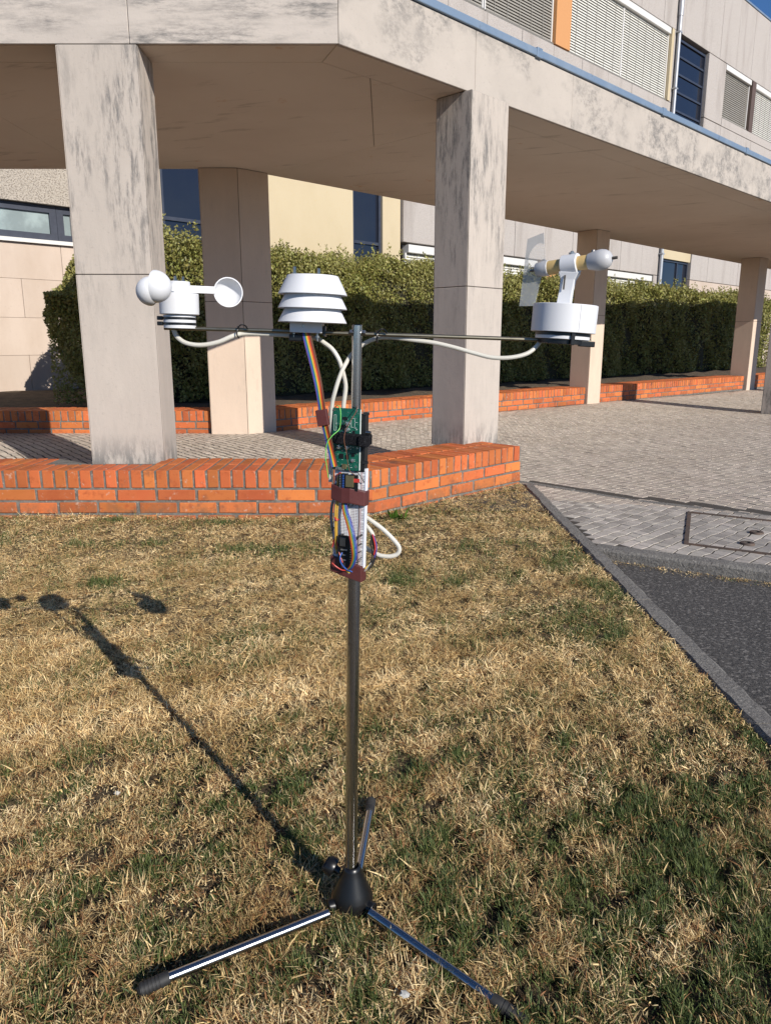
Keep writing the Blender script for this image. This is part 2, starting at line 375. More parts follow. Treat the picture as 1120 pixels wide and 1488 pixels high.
# ================================================================== GROUND
def gz(x, y):
    """Height of the paving: it climbs a little under the canopy and falls away to the right."""
    d = min(y - 4.42, (y - x - 4.5) / S2)
    t = min(max((d - 0.4) / 2.8, 0.0), 1.0); t = t * t * (3 - 2 * t)
    return 0.072 * t * min(max(1 - x / 9.0, 0.1), 1.0)
def strip_y(x):
    pts = [(0.98, 5.62), (1.709, 4.877), (2.363, 4.435), (9.0, 0.2)]
    for (a, b), (c, d) in zip(pts, pts[1:]):
        if x <= c: return b + (d - b) * (x - a) / (c - a)
    return 0.2
def kerb_y(x): return 3.70 - 0.565 * (x - 1.06)
def back_y(x): return 8.02 if x < -1.45 else 7.99 + 0.889 * (x + 1.45)

g = MB(); g.add([(-400, -400, -0.16), (400, -400, -0.16), (400, 600, -0.16), (-400, 600, -0.16)], [(0, 1, 2, 3)])
o = obj("ground", g, m_soil); o['kind'] = 'structure'

def sheet(name, xs, ylo, yhi, ny, zf, m, smooth=True):
    mb = MB(); nx = len(xs)
    for x in xs:
        a, b = ylo(x), yhi(x)
        for j in range(ny + 1):
            y = a + (b - a) * j / ny
            mb.v.append((x, y, zf(x, y)))
    for i in range(nx - 1):
        for j in range(ny):
            k = i * (ny + 1) + j
            mb.f.append((k, k + ny + 1, k + ny + 2, k + 1))
    o = obj(name, mb, m, smooth=smooth); o['kind'] = 'structure'
    return o

def bumpy(x, y): return 0.006 * math.sin(3.1 * x + 1.7 * y) + 0.005 * math.sin(7.3 * x - 4.1 * y + 1) + 0.004 * math.sin(13 * x + 11 * y)
lawn = sheet("lawn", [-9 + 10.02 * i / 90 for i in range(91)], lambda x: -5.0, lambda x: 4.47 if x < -0.08 else x + 4.55, 110,
             lambda x, y: -0.012 + bumpy(x, y) * (1 if x < 0.95 else 0.3), m_thatch)
lawn.data.materials.append(m_lawn_dark)
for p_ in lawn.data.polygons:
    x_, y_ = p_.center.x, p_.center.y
    if y_ + .22 * math.sin(5 * x_) + .12 * math.sin(13 * x_ + 4 * y_) < 1.75: p_.material_index = 1  # darker base colour under the lawn nearest the camera
asphalt = sheet("asphalt_road", [1.06 + 14 * i / 40 for i in range(41)], lambda x: -6.0, lambda x: kerb_y(x) + 0.02 if kerb_y(x) > -5 else -5.0, 20, lambda x, y: -0.047, m_asphalt)
paving = sheet("cobbled_paving", [-7 + 8.06 * i / 32 for i in range(33)] + [1.07 + 17 * i / 60 for i in range(61)],
               lambda x: 4.6 if x < 1.065 else max(kerb_y(x) + 0.02, -4.0), lambda x: back_y(x) + 0.25, 60, lambda x, y: gz(x, y) - 0.0034, m_bed)
planter = sheet("planting_bed", [-9 + 30 * i / 60 for i in range(61)], lambda x: back_y(x) + 0.3, lambda x: back_y(x) + 6.5, 24,
                lambda x, y: 0.235 + 0.02 * math.sin(4 * x + 2 * y) + 0.015 * math.sin(9 * y - 3 * x), m_soil)

# kerb stones: the lawn edging and the step down to the asphalt
def rough_bar(L, w, z0, z1, jit, M):
    """A worn kerb stone: a bar cut into short lengths with uneven edges."""
    n = max(3, int(L / 0.05)); mb = MB()
    for i in range(n + 1):
        x = L * i / n
        if 0 < i < n: x += random.uniform(-.01, .01)
        j = [random.uniform(-jit, jit) for _ in range(6)]
        for y, z in ((0 + j[0] * .4, z0), (0 + j[0], z1 - .012), (.012 + j[1], z1 + j[2] * .35), (w - .012 + j[3], z1 + j[4] * .35), (w + j[5], z1 - .012), (w + j[5] * .4, z0)):
            mb.v.append(tuple(M @ Vector((x, y, z))))
    for i in range(n):
        for k in range(6): mb.f.append((i * 6 + k, i * 6 + (k + 1) % 6, i * 6 + 6 + (k + 1) % 6, i * 6 + 6 + k))
    mb.f += [(5, 4, 3, 2, 1, 0), tuple(n * 6 + k for k in range(6))]
    return mb
edging = thing("lawn_edging", "narrow concrete edging strip between the dry lawn and the asphalt", "kerb", (1.06, 3.0, 0))
y = -1.0
while y < 5.3:
    L_ = 0.98 + random.uniform(-0.04, 0.04)
    y1 = min(y + L_, 5.44)
    obj("kerb_stone", rough_bar(y1 - y - .006, .082, -.1, .006 + random.uniform(0, .006), .0045, Matrix.Translation((1.104 + random.uniform(-.004, .004), y, 0)) @ Matrix.Rotation(R(90), 4, "Z")), m_kerb, edging, smooth=True, angle=30, world_space=True)
    y = y1
pkerb = thing("paving_kerb", "weathered grey kerb stepping from the cobbles down to the asphalt", "kerb", (1.5, 3.45, 0))
ku = Vector((1, -0.565, 0)).normalized(); ka = math.atan2(ku.y, ku.x)
t = 0.0
while t < 7:
    L_ = random.uniform(0.75, 1.0)
    M_ = Matrix.Translation(Vector((1.075, kerb_y(1.075) - 0.005, 0)) + ku * t) @ Matrix.Rotation(ka + random.uniform(-.006, .006), 4, 'Z')
    obj("kerb_stone", rough_bar(L_ - .008, .105, -.12, .006 + random.uniform(-.003, .004), .005, M_), m_kerb, pkerb, smooth=True, angle=30, world_space=True)
    t += L_
band = thing("stone_strip", "thin dark stone line dividing the two cobble patterns", "stone strip", (1.7, 4.88, 0))
pts = [(1.0, 5.60), (1.709, 4.877), (2.363, 4.435), (5.2, 2.62)]
for (a, b), (c, d) in zip(pts, pts[1:]):
    u_ = Vector((c - a, d - b, 0)); LL = u_.length; u_.normalize(); n_ = max(1, round(LL / 0.42))
    for k in range(n_):
        M_ = Matrix.Translation(Vector((a, b, 0)) + u_ * (LL * k / n_)) @ Matrix.Rotation(math.atan2(u_.y, u_.x), 4, 'Z')
        obj("strip_stone", MB().box(0.0, LL / n_ - 0.006, -0.028, 0.028, -0.05, 0.002 + random.uniform(-.003, .003), M_), m_kerb, band, bevel=0.006, world_space=True)

# cobbles: every one its own little block; the nearest 300 in view are objects, the rest one mass
MH = [Vector((1.575, 3.788)), Vector((1.893, 4.548))]           # left side of the manhole frame
mh_u = Vector((0.866, -0.5)); mh_n = Vector((0.388, 0.922)); MHW, MHD = 0.84, 0.824
def in_frame(x, y):
    d = Vector((x, y)) - MH[0]; b = d.dot(Vector((-mh_u.y, mh_u.x))) / mh_n.dot(Vector((-mh_u.y, mh_u.x)))
    a = (d - mh_n * b).dot(mh_u)
    m = 0.025
    if -m < a < MHW + m and -m < b < MHD + m:
        return 1 if (m < a < MHW - m and m < b < MHD - m) else 2
    return 0
def region(x, y):
    if abs(x) > 0.60 * y + 0.9 or y > 20: return 0
    if x >= 1.05:
        s_ = strip_y(x)
        if y > s_ + 0.045: return 1 if y < back_y(x) + 0.03 else 0
        if kerb_y(x) + 0.075 < y < s_ - 0.035 and x > 1.082: return 2
        return 0
    d = min(y - 4.42, (y - x - 4.5) / S2)
    if d < 0.40 and x + y < 6.45: return 0
    if y < 4.9: return 0
    return 1 if y < back_y(x) + 0.03 else 0
cells = []
for which, a0, ang, ox, oy in ((1, 0.070, R(-47), 2.0, 8.0), (2, 0.068, R(43), 2.5, 3.6)):
    ca, sa = math.cos(ang), math.sin(ang)
    NN = 270 if which == 1 else 90
    def node(i, j, a0=a0, ca=ca, sa=sa, ox=ox, oy=oy, w=which):
        random.seed((i * 7919 + j * 104729 + w * 31) & 0xffffff)
        u_ = a0 * (i + random.uniform(-.15, .15) + (0.9 if w == 1 else .3) * math.sin(j * 0.075 + i * .022)); v_ = a0 * (j + random.uniform(-.12, .12) + (1.1 if w == 1 else .4) * math.sin(i * 0.066 + 0.015 * j))
        return ox + ca * u_ - sa * v_, oy + sa * u_ + ca * v_
    for i in range(-NN, NN):
        for j in range(-NN, NN):
            cx = ox + a0 * (ca * i - sa * j); cy = oy + a0 * (sa * i + ca * j)
            if cy < 1.0 or cy > 20 or abs(cx) > .6 * cy + 1: continue
            if region(cx, cy) != which: continue
            q = [node(i, j), node(i + 1, j), node(i + 1, j + 1), node(i, j + 1)]
            mx = sum(p[0] for p in q) / 4; my = sum(p[1] for p in q) / 4
            fr = in_frame(mx, my)
            cells.append((mx, my, q, which))
random.seed(21)
def cobble_geo(q, mx, my, big=True):
    z = gz(mx, my) + random.uniform(-0.0012, 0.0012)
    tx, ty = random.uniform(-.014, .014), random.uniform(-.014, .014)
    su, sv = 0.945 + random.uniform(-.025, .02), (0.82 if big else 0.88) + random.uniform(-.03, .02)
    Ux, Uy = (q[1][0] - q[0][0] + q[2][0] - q[3][0]) / 2, (q[1][1] - q[0][1] + q[2][1] - q[3][1]) / 2
    Vx, Vy = (q[3][0] - q[0][0] + q[2][0] - q[1][0]) / 2, (q[3][1] - q[0][1] + q[2][1] - q[1][1]) / 2
    vs = []
    for k, (s_, h) in enumerate(((1, -0.03), (1, -0.0016), (0.965, 0.0))):
        for (x, y), (a, b) in zip(q, ((-.5, -.5), (.5, -.5), (.5, .5), (-.5, .5))):
            rx, ry = x - mx - a * Ux - b * Vx, y - my - a * Uy - b * Vy
            dx, dy = (a * su * Ux + b * sv * Vx + rx * .9) * s_, (a * su * Uy + b * sv * Vy + ry * .9) * s_
            vs.append((dx, dy, h + tx * dx + ty * dy))
    fs = [(8, 9, 10, 11)]
    for r_ in (0, 4):
        fs += [(r_ + k, r_ + (k + 1) % 4, r_ + 4 + (k + 1) % 4, r_ + 4 + k) for k in range(4)]
    return vs, fs, z
cells.sort(key=lambda c: c[0] ** 2 + c[1] ** 2)
seen = [c for c in cells if abs(c[0]) < 0.525 * (0.974 * c[1] + 0.236)]
single = set(id(c) for c in seen[:300])
rest = MB()
for c in cells:
    vs, fs, z = cobble_geo(c[2], c[0], c[1], c[3] == 1)
    if id(c) in single:
        mb = MB().add(vs, fs)
        put("cobble", mesh_of("cobble", mb, m_cobble_single, False), paving, (c[0], c[1], z))
    else:
        rest.add([(v[0] + c[0], v[1] + c[1], v[2] + z) for v in vs], fs)
o = obj("cobble_field", rest, m_cobble, paving); o['kind'] = 'stuff'

# manhole cover set into the cobbles
mh = thing("manhole_cover", "square iron manhole frame filled with cobbles beside the asphalt kerb", "manhole cover", (MH[0].x, MH[0].y, 0))
def mhp(a, b): p = MH[0] + mh_u * a + mh_n * b; return (p.x, p.y)
for a0_, a1_, b0_, b1_ in ((0, MHW, 0, .022), (0, MHW, MHD - .022, MHD), (0, .022, .022, MHD - .022), (MHW - .022, MHW, .022, MHD - .022)):
    obj("frame_bar", MB().prism([mhp(a0_, b0_), mhp(a1_, b0_), mhp(a1_, b1_), mhp(a0_, b1_)], -0.04, 0.0065), m_manhole, mh, world_space=True)
for a_, b_ in ((0.37, 0.45), (0.31, 0.17)):
    p = mhp(a_, b_)
    s_ = MB().lathe([(0.016, 0.0105), (0.034, 0.011), (0.037, 0.006), (0.037, -0.02)], 20, Matrix.Translation((p[0], p[1], 0)))
    s2 = MB().lathe([(0, -0.004), (0.0165, -0.004), (0.0165, 0.010)], 16, Matrix.Translation((p[0], p[1], 0)))
    k = obj("lifting_socket", s_, m_manhole, mh, smooth=True, world_space=True)
    obj("socket_cup", s2, m_joint, k, world_space=True)

# ================================================================== BRICK WALLS
def brick_variants(name, lx, ly, lz, n=5):
    out = []
    for i in range(n):
        bm = bmesh.new()
        vs = []
        for z in (0, lz):
            for y in (0, ly):
                for x in (0, lx):
                    vs.append(bm.verts.new((x + random.uniform(-.0018, .0018), y + random.uniform(-.002, .002), z + random.uniform(-.0018, .0018))))
        for f in [(0, 2, 3, 1), (4, 5, 7, 6), (0, 1, 5, 4), (2, 6, 7, 3), (0, 4, 6, 2), (1, 3, 7, 5)]:
            bm.faces.new([vs[k] for k in f])
        bmesh.ops.bevel(bm, geom=list(bm.edges), offset=random.uniform(.0028, .0042), segments=1, affect='EDGES')
        me = bpy.data.meshes.new(name); bm.to_mesh(me); bm.free()
        me.materials.append(m_brick); out.append(me)
    return out
HB, HP = 0.0625, 0.0765          # header width and pitch
SB, SP = 0.227, 0.243            # stretcher length and pitch
me_head = brick_variants("brick_on_edge", HB, 0.232, 0.107)
me_str = brick_variants("brick_stretcher", SB, 0.11, 0.066)
me_half = brick_variants("brick_half", 0.11, 0.11, 0.066, 3)
def lay(me, parent, p, u, out, z, along, back, sx=1.0):
    pos = p + u * along + out * (back + random.uniform(-.002, .002))
    o = bpy.data.objects.new("brick", random.choice(me)); COL.objects.link(o)
    o.parent = parent; o.scale.x = sx
    pl = parent.location
    o.location = (pos.x - pl.x, pos.y - pl.y, z - pl.z + random.uniform(-.0015, .0015))
    o.rotation_euler = (random.uniform(-.006, .006), random.uniform(-.006, .006), math.atan2(u.y, u.x) + random.uniform(-.006, .006))
def run(parent, p, u, L, ztop, rows=2, courses=2, skip=(), phase=0.0):
    """One straight stretch: p is its front left end, u runs along the front, the wall lies behind."""
    n = Vector((-u.y, u.x, 0))
    k = 0; a = 0.004
    while a + HB < L + 0.03:
        for r_ in range(rows):
            if r_ == 1 and any(s0 < a + HB / 2 < s1 for s0, s1 in skip): continue
            lay(me_head, parent, p, u, n, ztop - 0.108, a, 0.0 if r_ == 0 else 0.244)
        a += HP + random.uniform(-.0015, .0015)
    for c in range(courses):
        a = -phase - (0.12 if c % 2 else 0.0)
        z = ztop - 0.108 - 0.011 - 0.068 - c * 0.079
        while a < L - 0.02:
            if a < -0.01:
                if a + SB > 0.05: lay(me_str, parent, p, u, n, z, 0.0, 0.0, (a + SB) / SB)
            elif a + SB > L + 0.02:
                lay(me_str, parent, p, u, n, z, a, 0.0, max(L - a, .03) / SB)
            else:
                lay(me_str, parent, p, u, n, z, a, 0.0)
            a += SP + random.uniform(-.003, .003)

U0 = Vector((1, 0, 0)); U45 = Vector((1, 1, 0)).normalized(); N45 = Vector((-1, 1, 0)).normalized()
UB = Vector((0.747, 0.6645, 0)).normalized(); NB = Vector((-UB.y, UB.x, 0))
ZT = 0.287
CN = Vector((-0.08, 4.42, 0))                                  # the wall's corner
WL45 = 1.545
fw = thing("brick_wall", "low orange brick wall along the lawn carrying the two front columns", "wall", (CN.x, CN.y, 0))
pe = CN + U45 * WL45
dp = 0.478
cx_in = CN.x - dp * math.tan(R(22.5))                          # inner corner of the bend
core = [(-4.3, 4.426), (CN.x - .003, 4.426), (pe.x - .008, pe.y + .003), (pe.x - .008 - .707 * dp, pe.y + .003 + .707 * dp), (cx_in, 4.42 + dp),
        (-1.46, 4.42 + dp), (-1.46, 4.70), (-1.91, 4.70), (-2.15, 4.42 + dp), (-4.3, 4.42 + dp)]
obj("mortar", MB().prism(core, -0.15, ZT - 0.006), m_mortar, fw, world_space=True)
run(fw, Vector((-4.3, 4.42, 0)), U0, 4.22, ZT, courses=3, skip=((2.16, 2.86),))
run(fw, CN, U45, WL45 - 0.005, ZT, courses=3, phase=0.1)
for c in range(2):                                             # the closed end
    lay(me_str, fw, pe + N45 * 0.012 - U45 * 0.112, U45, N45, 10, 0, 0) if False else None
ne = Vector((-N45.y, N45.x, 0))
for z, offs in ((ZT - 0.108 - 0.079, (0.12, 0.363)), (ZT - 0.108 - 0.158, (0.0, 0.243))):
    for a in offs:
        lay(me_half if a > .3 else me_str, fw, pe + U45 * 0.001, N45, -U45, z, a, 0.0)

def back_wall(label, p0, u, L, base_x, courses=2, zt=0.312):
    w = thing("brick_wall", label, "wall", (p0.x, p0.y, 0), group=None)
    n = Vector((-u.y, u.x, 0))
    q = [p0 + n * .006, p0 + u * L + n * .006, p0 + u * L + n * dp, p0 + n * dp]
    obj("mortar", MB().prism([(v.x, v.y) for v in q], -0.12, zt - 0.006), m_mortar, w, world_space=True)
    run(w, p0, u, L, zt, 2, courses)
    return w
back_wall("low brick planter wall behind the left front column, parallel to the lawn", Vector((-6.4, 8.02, 0)), U0, 4.52, 0)
PB = Vector((-1.45, 7.99, 0))
back_wall("long low brick planter wall between the two shaded back columns", PB + UB * 0.30, UB, 5.95, 0)
P4 = PB + UB * 6.28
back_wall("low brick planter wall beyond the wind vane, right of the slim back column", P4 + UB * 0.36, UB, 5.5, 0)
P5 = P4 + UB * 5.95
back_wall("far end of the brick planter wall behind the far shaded column", P5 + UB * 0.42, UB, 5.0, 0)

# ================================================================== COLUMNS
def column(label, poly, z0, z1, joints, m, gap=0.005):
    c = Vector((sum(p[0] for p in poly) / len(poly), sum(p[1] for p in poly) / len(poly), 0))
    t = thing("stone_column", label, "column", (c.x, c.y, z0), group="columns carrying the canopy")
    n = len(poly)
    def inset(d):
        out = []
        for i in range(n):
            a, b, cc = Vector(poly[i - 1]), Vector(poly[i]), Vector(poly[(i + 1) % n])
            e1 = (b - a).normalized(); e2 = (cc - b).normalized()
            n1 = Vector((-e1.y, e1.x)); n2 = Vector((-e2.y, e2.x))
            bis = (n1 + n2) / (1 + n1.dot(n2))
            out.append(b + bis * d)
        return out
    inn = inset(0.006)
    obj("core", MB().prism([(p.x, p.y) for p in inn], z0, z1), m_joint, t, world_space=True)
    deep = inset(0.03)
    zs = [z0] + list(joints) + [z1]
    for i in range(n):
        a, b = Vector(poly[i]), Vector(poly[(i + 1) % n]); da, db = deep[i], deep[(i + 1) % n]
        e = (b - a).normalized()
        for za, zb in zip(zs, zs[1:]):
            q = [a + e * gap, b - e * (0.001), db - e * .001, da + e * gap]
            obj("facing_slab", MB().prism([(p.x, p.y) for p in q], za + (0.003 if za > z0 else -0.02), zb - 0.002), m, t, bevel=0.0025, segs=1, world_space=True)
    return t
def rect(p, u, w, d):
    n = Vector((-u.y, u.x)); p = Vector(p); u = Vector((u.x, u.y))
    return [tuple(p), tuple(p + u * w), tuple(p + u * w + n * d), tuple(p + n * d)]
SOF = 2.72
column("wide streaked stone column at the left, standing on the low brick wall", rect((-1.907, 4.79), U0, 0.472, 0.30), ZT - 0.01, SOF - 0.002, (1.445,), m_column)
column("streaked stone column right of the metal pole, standing near the end of the brick wall", rect((0.585, 5.575), U45, 0.43, 0.32), ZT - 0.01, SOF - 0.002, (1.43,), m_column)
column("two-faced shaded column in front of the hedge, between the wind cups and the louvred shield", [(-1.86, 7.95), (-1.47, 7.95), (-1.20, 8.20), (-1.40, 8.42), (-1.60, 8.28), (-1.86, 8.28)], 0.03, SOF - 0.002, (1.44,), m_column_in)
column("slim shaded column standing right behind the wind vane", rect((P4.x + .02, P4.y - .03), UB, 0.36, 0.36), 0.0, SOF - 0.002, (1.44,), m_column_in)
column("far shaded column where the hedge ends, under the canopy", rect((P5.x + .02, P5.y - .03), UB, 0.40, 0.38), 0.0, SOF - 0.002, (1.44,), m_column_in)
column("stone column cut off by the right edge of the photo", rect((5.72, 10.72), U45, 0.43, 0.32), -0.02, SOF - 0.002, (1.44,), m_column)
column("unseen front column farther along the canopy, added for its shadow", rect((9.3, 14.3), U45, 0.43, 0.32), -0.02, SOF - 0.002, (1.44,), m_column)  # out of view, placed so its shadow falls on the far planter wall

# ================================================================== CANOPY
can = thing("canopy", "polygonal concrete walkway canopy with streaked stone fascia and brown soffit", "canopy", (0.0, 6.5, 2.72))
def d45(X, D): return (X, X + D)
def panel(name, poly, z0, z1, m, gap=0.004, bevel=0.003):
    n = len(poly); out = []
    for i in range(n):
        a, b, c = Vector(poly[i - 1]), Vector(poly[i]), Vector(poly[(i + 1) % n])
        e1 = (b - a).normalized(); e2 = (c - b).normalized()
        n1 = Vector((-e1.y, e1.x)); n2 = Vector((-e2.y, e2.x))
        out.append(b + (n1 + n2) / (1 + n1.dot(n2)) * gap)
    return obj(name, MB().prism([(p.x, p.y) for p in out], z0, z1), m, can, bevel=bevel, segs=1, world_space=True)
FT = 3.115
fx = [-9.0, -6.3, -3.9, -1.477, -0.27]
for a, b in zip(fx, fx[1:]):
    last = b == -0.27
    panel("fascia_panel", [(a, 4.79), (b, 4.79), (b - (0.0104 if last else 0), 4.815), (a, 4.815)], SOF, FT, m_fascia, 0.0015)
f45 = [-0.27, 0.62, 1.50, 2.42, 3.35, 4.3, 5.4, 6.6, 7.8, 9.0, 10.2, 11.4, 12.6, 14.0]
for a, b in zip(f45, f45[1:]):
    first = a == -0.27
    pa = d45(a, 5.06); pb = d45(b, 5.06)
    q = [pa, pb, (pb[0] - .018, pb[1] + .018), (pa[0] - (.0104 if first else .018), pa[1] + (.025 if first else .018))]
    panel("fascia_panel", q, SOF, FT, m_fascia_diag, 0.0012)
sof = [
    [(-9, 4.82), (-2.95, 4.82), (-2.95, 5.09), (-9, 5.09)], [(-2.95, 4.82), (-.283, 4.82), (-.39, 5.09), (-2.95, 5.09)],
    [(-.283, 4.82), d45(.905, 5.10), d45(.78, 5.48), (-.39, 5.09)], [d45(.905, 5.10), d45(5.10, 5.10), d45(4.98, 5.48), d45(.78, 5.48)],
    [d45(5.10, 5.10), d45(14, 5.10), d45(13.9, 5.48), d45(4.98, 5.48)],
    [(-9, 5.09), (-2.95, 5.09), (-2.95, 8.02), (-9, 8.02)],
    [(-2.95, 5.09), (-.39, 5.09), (-.1, 5.38), (-.1, 7.14), (-1.23, 8.27), (-1.48, 8.02), (-2.95, 8.02)],
    [(-.1, 5.38), (.78, 6.26), (-.1, 7.14)], [(.78, 6.26), (4.98, 10.46), (2.97, 12.47), (-1.23, 8.27)], [(4.98, 10.46), (13.9, 19.38), (11.9, 21.4), (2.97, 12.47)]]
for q in sof:
    panel("soffit_panel", q, SOF + 0.001, SOF + 0.13, m_soffit, 0.002)
obj("roof_slab", MB().prism([(-9, 4.83), (-.29, 4.83), d45(14, 5.12), (11.95, 21.43), (-1.49, 8.0), (-9, 8.0)], SOF + 0.012, SOF + 0.16), m_joint, can, world_space=True)
obj("fascia_backing", MB().prism([(-9, 4.82), (-.285, 4.82), d45(14, 5.105), d45(13.9, 5.25), (-.36, 4.93), (-9, 4.93)], SOF + .165, FT - .002), m_joint, can, world_space=True)
# zinc coping along the top of the fascia, in lengths with folded joints
cp = obj("coping", MB().prism([(-9, 4.772), (-.263, 4.772), (-.34, 4.95), (-9, 4.95)], FT + .002, FT + 0.055), m_coping, can, bevel=0.006, world_space=True)
L_ = [-0.263, 1.15, 2.62, 4.1, 5.6, 7.1, 8.6, 10.1, 11.6, 13.1, 14.0]
for a, b in zip(L_, L_[1:]):
    p = d45(a, 5.035); q = d45(b, 5.035)
    c_ = obj("coping", MB().prism([p, q, (q[0] - .13, q[1] + .13), (p[0] - .13, p[1] + .13)], FT + .002, FT + 0.055), m_coping, can, bevel=0.006, world_space=True)
    M_ = Matrix.Translation((q[0], q[1], 0)) @ Matrix.Rotation(R(45), 4, 'Z')
    obj("joint_clip", MB().box(-.035, .035, -.006, .19, FT - .004, FT + .062, M_), m_coping, c_, bevel=0.003, world_space=True)

# ================================================================== BUILDING BEHIND
DF = 14.3
bld = thing("school_building", "three storey rendered building with slatted blinds rising behind the canopy", "building", (-DF / 2, DF / 2, 0), (0, 0, R(45)))
bld.name = "building"
def fb(name, s0, s1, z0, z1, y0, y1, m, parent=None, **k):
    return obj(name, MB().box(s0, s1, y0, y1, z0, z1), m, parent or bld, **k)
ROOF = 10.93
fb("back_wall", 5.63, 60, -0.1, ROOF - 0.05, 0.36, 8.0, m_render)
fb("roof_cap", 5.63, 60, ROOF, ROOF + 0.05, -0.02, 8.0, m_coping)
def wallrun(s0, s1, z0, z1, w=1.22, m=m_render, y=0.0):
    n = max(1, round((s1 - s0) / w)); st = (s1 - s0) / n
    for i in range(n):
        fb("wall_panel", s0 + i * st + .006, s0 + (i + 1) * st - .006, z0 + .005, z1 - .005, y + random.uniform(0, .004), 0.35, m, bevel=0.006, segs=1)
def blind(s0, s1, z0, z1, m, box=True, y=0.10, n_div=1, jamb=None):
    b = fb("blind", s0, s1, z0 - .02, z1, y + .09, y + .12, m_brown)
    if box: fb("blind_box", s0 + .01, s1 - .01, z1 - 0.145, z1 - .003, y - .09, y + .085, m_box, b, bevel=.004)
    top = z1 - (0.15 if box else 0.01)
    w = (s1 - s0) / n_div
    for d in range(n_div):
        mb = MB(); z = z0 + .01
        a0_, a1_ = s0 + d * w + .02, s0 + (d + 1) * w - .02
        while z < top - .03:
            mb.add([(a0_, y - .012, z), (a1_, y - .012, z), (a1_, y + .018, z + .053), (a0_, y + .018, z + .053),
                    (a0_, y - .008, z - .006), (a1_, y - .008, z - .006)], [(0, 1, 2, 3), (4, 5, 1, 0)])
            z += 0.056
        o = obj("slats", mb, m, b); o['kind'] = 'stuff'
        c = MB()
        k = a0_ + .3
        while k < a1_ - .1:
            c.box(k - .004, k + .004, y - .017, y - .013, z0, top); k += 0.42
        if c.v: obj("ladder_tape", c, m_blind_dark, b)
        fb("guide_rail", s0 + d * w - .02, s0 + d * w + .02, z0 - .02, top, y - .025, y + .03, m_box, b)
    fb("guide_rail", s1 - .02, s1 + .02, z0 - .02, top, y - .025, y + .03, m_box, b)
    fb("sill", s0 - .02, s1 + .02, z0 - .07, z0 - .022, y - .06, y + .1, m_kerb, b)
    return b
def window(s0, s1, z0, z1, bars=(), muls=(), y=0.16, glass=m_glass, e=0.055):
    f = fb("window", s0, s1, z0, z1, y + .05, y + .09, m_frame)
    for a, b, c, d in ((s0, s0 + e, z0, z1), (s1 - e, s1, z0, z1), (s0 + e, s1 - e, z0, z0 + e), (s0 + e, s1 - e, z1 - e, z1)):
        fb("frame_bar", a, b, c, d, y - .03, y + .049, m_frame, f)
    zs = [z0 + e] + [q for q in bars] + [z1 - e]; ss = [s0 + e] + [q for q in muls] + [s1 - e]
    for q in bars: fb("glazing_bar", s0 + e, s1 - e, q - .025, q + .025, y - .02, y + .048, m_frame, f)
    for q in muls: fb("mullion", q - .03, q + .03, z0 + e, z1 - e, y - .022, y + .047, m_frame, f)
    for a, b in zip(ss, ss[1:]):
        for c, d in zip(zs, zs[1:]):
            fb("pane", a + .001, b - .001, c + .001, d - .001, y + .012, y + .02, glass, f)
    return f
ZB0, ZB1 = 7.36, 9.02                                           # window band of the top floor
# top floor
wallrun(10.58, 60, ZB1 + .003, ROOF - 0.004, 1.22)
wallrun(10.58, 21.14, 2.84, ZB0 - .075, 1.22); wallrun(23.12, 60, 2.84, ZB0 - .03, 1.22)
blind(10.9, 12.86, ZB0, ZB1, m_blind_dark, n_div=1)
blind(12.93, 15.27, ZB0, ZB1, m_blind_dark, n_div=1)
fb("orange_panel", 15.30, 15.88, ZB0 - .05, ZB1, -.01, 0.35, m_orange, bevel=.004)
blind(15.93, 20.70, ZB0, ZB1, m_blind, n_div=2)
fb("yellow_jamb", 20.73, 20.86, ZB0 - .05, ZB1, -.004, 0.35, m_yellow)
fb("wall_panel", 20.87, 21.14, ZB0 - .07, ZB1, 0.0, 0.35, m_render)
window(21.16, 23.10, 6.6, ZB1 - .06, bars=(7.22, 7.68, 8.12, 8.55), y=.12)
wallrun(23.12, 24.36, ZB0 - .02, ZB1 - .003, 1.24)
blind(24.39, 26.42, ZB0 + .27, ZB1, m_blind_dark)
fb("wall_panel", 24.37, 30.0, ZB0 - .02, ZB0 + .195, 0.0, 0.35, m_render)
fb("brown_post", 26.46, 26.76, ZB0 + .2, ZB1, -.01, 0.3, m_brown)
blind(26.80, 29.3, ZB0 + .27, ZB1, m_blind)
wallrun(29.35, 60, ZB0 - .02, ZB1 - .003, 1.22)
# ground floor behind the hedge
GB = 1.30
wallrun(10.58, 21.14, -0.05, GB - .08, 1.3); 
blind(10.73, 15.02, GB, 2.815, m_blind, n_div=2)
fb("orange_panel", 15.06, 15.86, GB - .05, 2.80, -.004, 0.35, m_orange, bevel=.004)
blind(15.90, 20.68, GB, 2.815, m_blind, n_div=2)
fb("wall_panel", 20.72, 21.14, GB - .07, 2.83, 0.0, 0.35, m_render)
fb("yellow_panel", 21.16, 23.10, 3.33, 6.58, 0.03, 0.35, m_yellow, bevel=.004)
window(21.16, 23.10, 1.2, 3.325, bars=(2.50,), muls=(22.4,), y=.12)
fb("wall_panel", 21.16, 23.10, -.05, 1.19, 0.0, 0.35, m_render)
n_ = 30
wallrun(23.12, 60, 2.905 if False else -0.05, 2.835, 2.4, m_cladding)
# yellow staircase bay
for a, b in ((5.63, 5.70), (6.66, 9.37), (10.10, 10.56)):
    fb("yellow_wall", a, b, -0.05, ROOF - .2, 0.06, 0.35, m_yellow)
for a, b in ((5.705, 6.655), (9.375, 10.095)):
    fb("yellow_wall", a, b, -0.05, 0.9, 0.06, 0.35, m_yellow)
    window(a, b, 0.9, 6.2, bars=(2.76, 4.5), y=.13)
    fb("yellow_wall", a, b, 6.2, ROOF - .2, 0.06, 0.35, m_yellow)
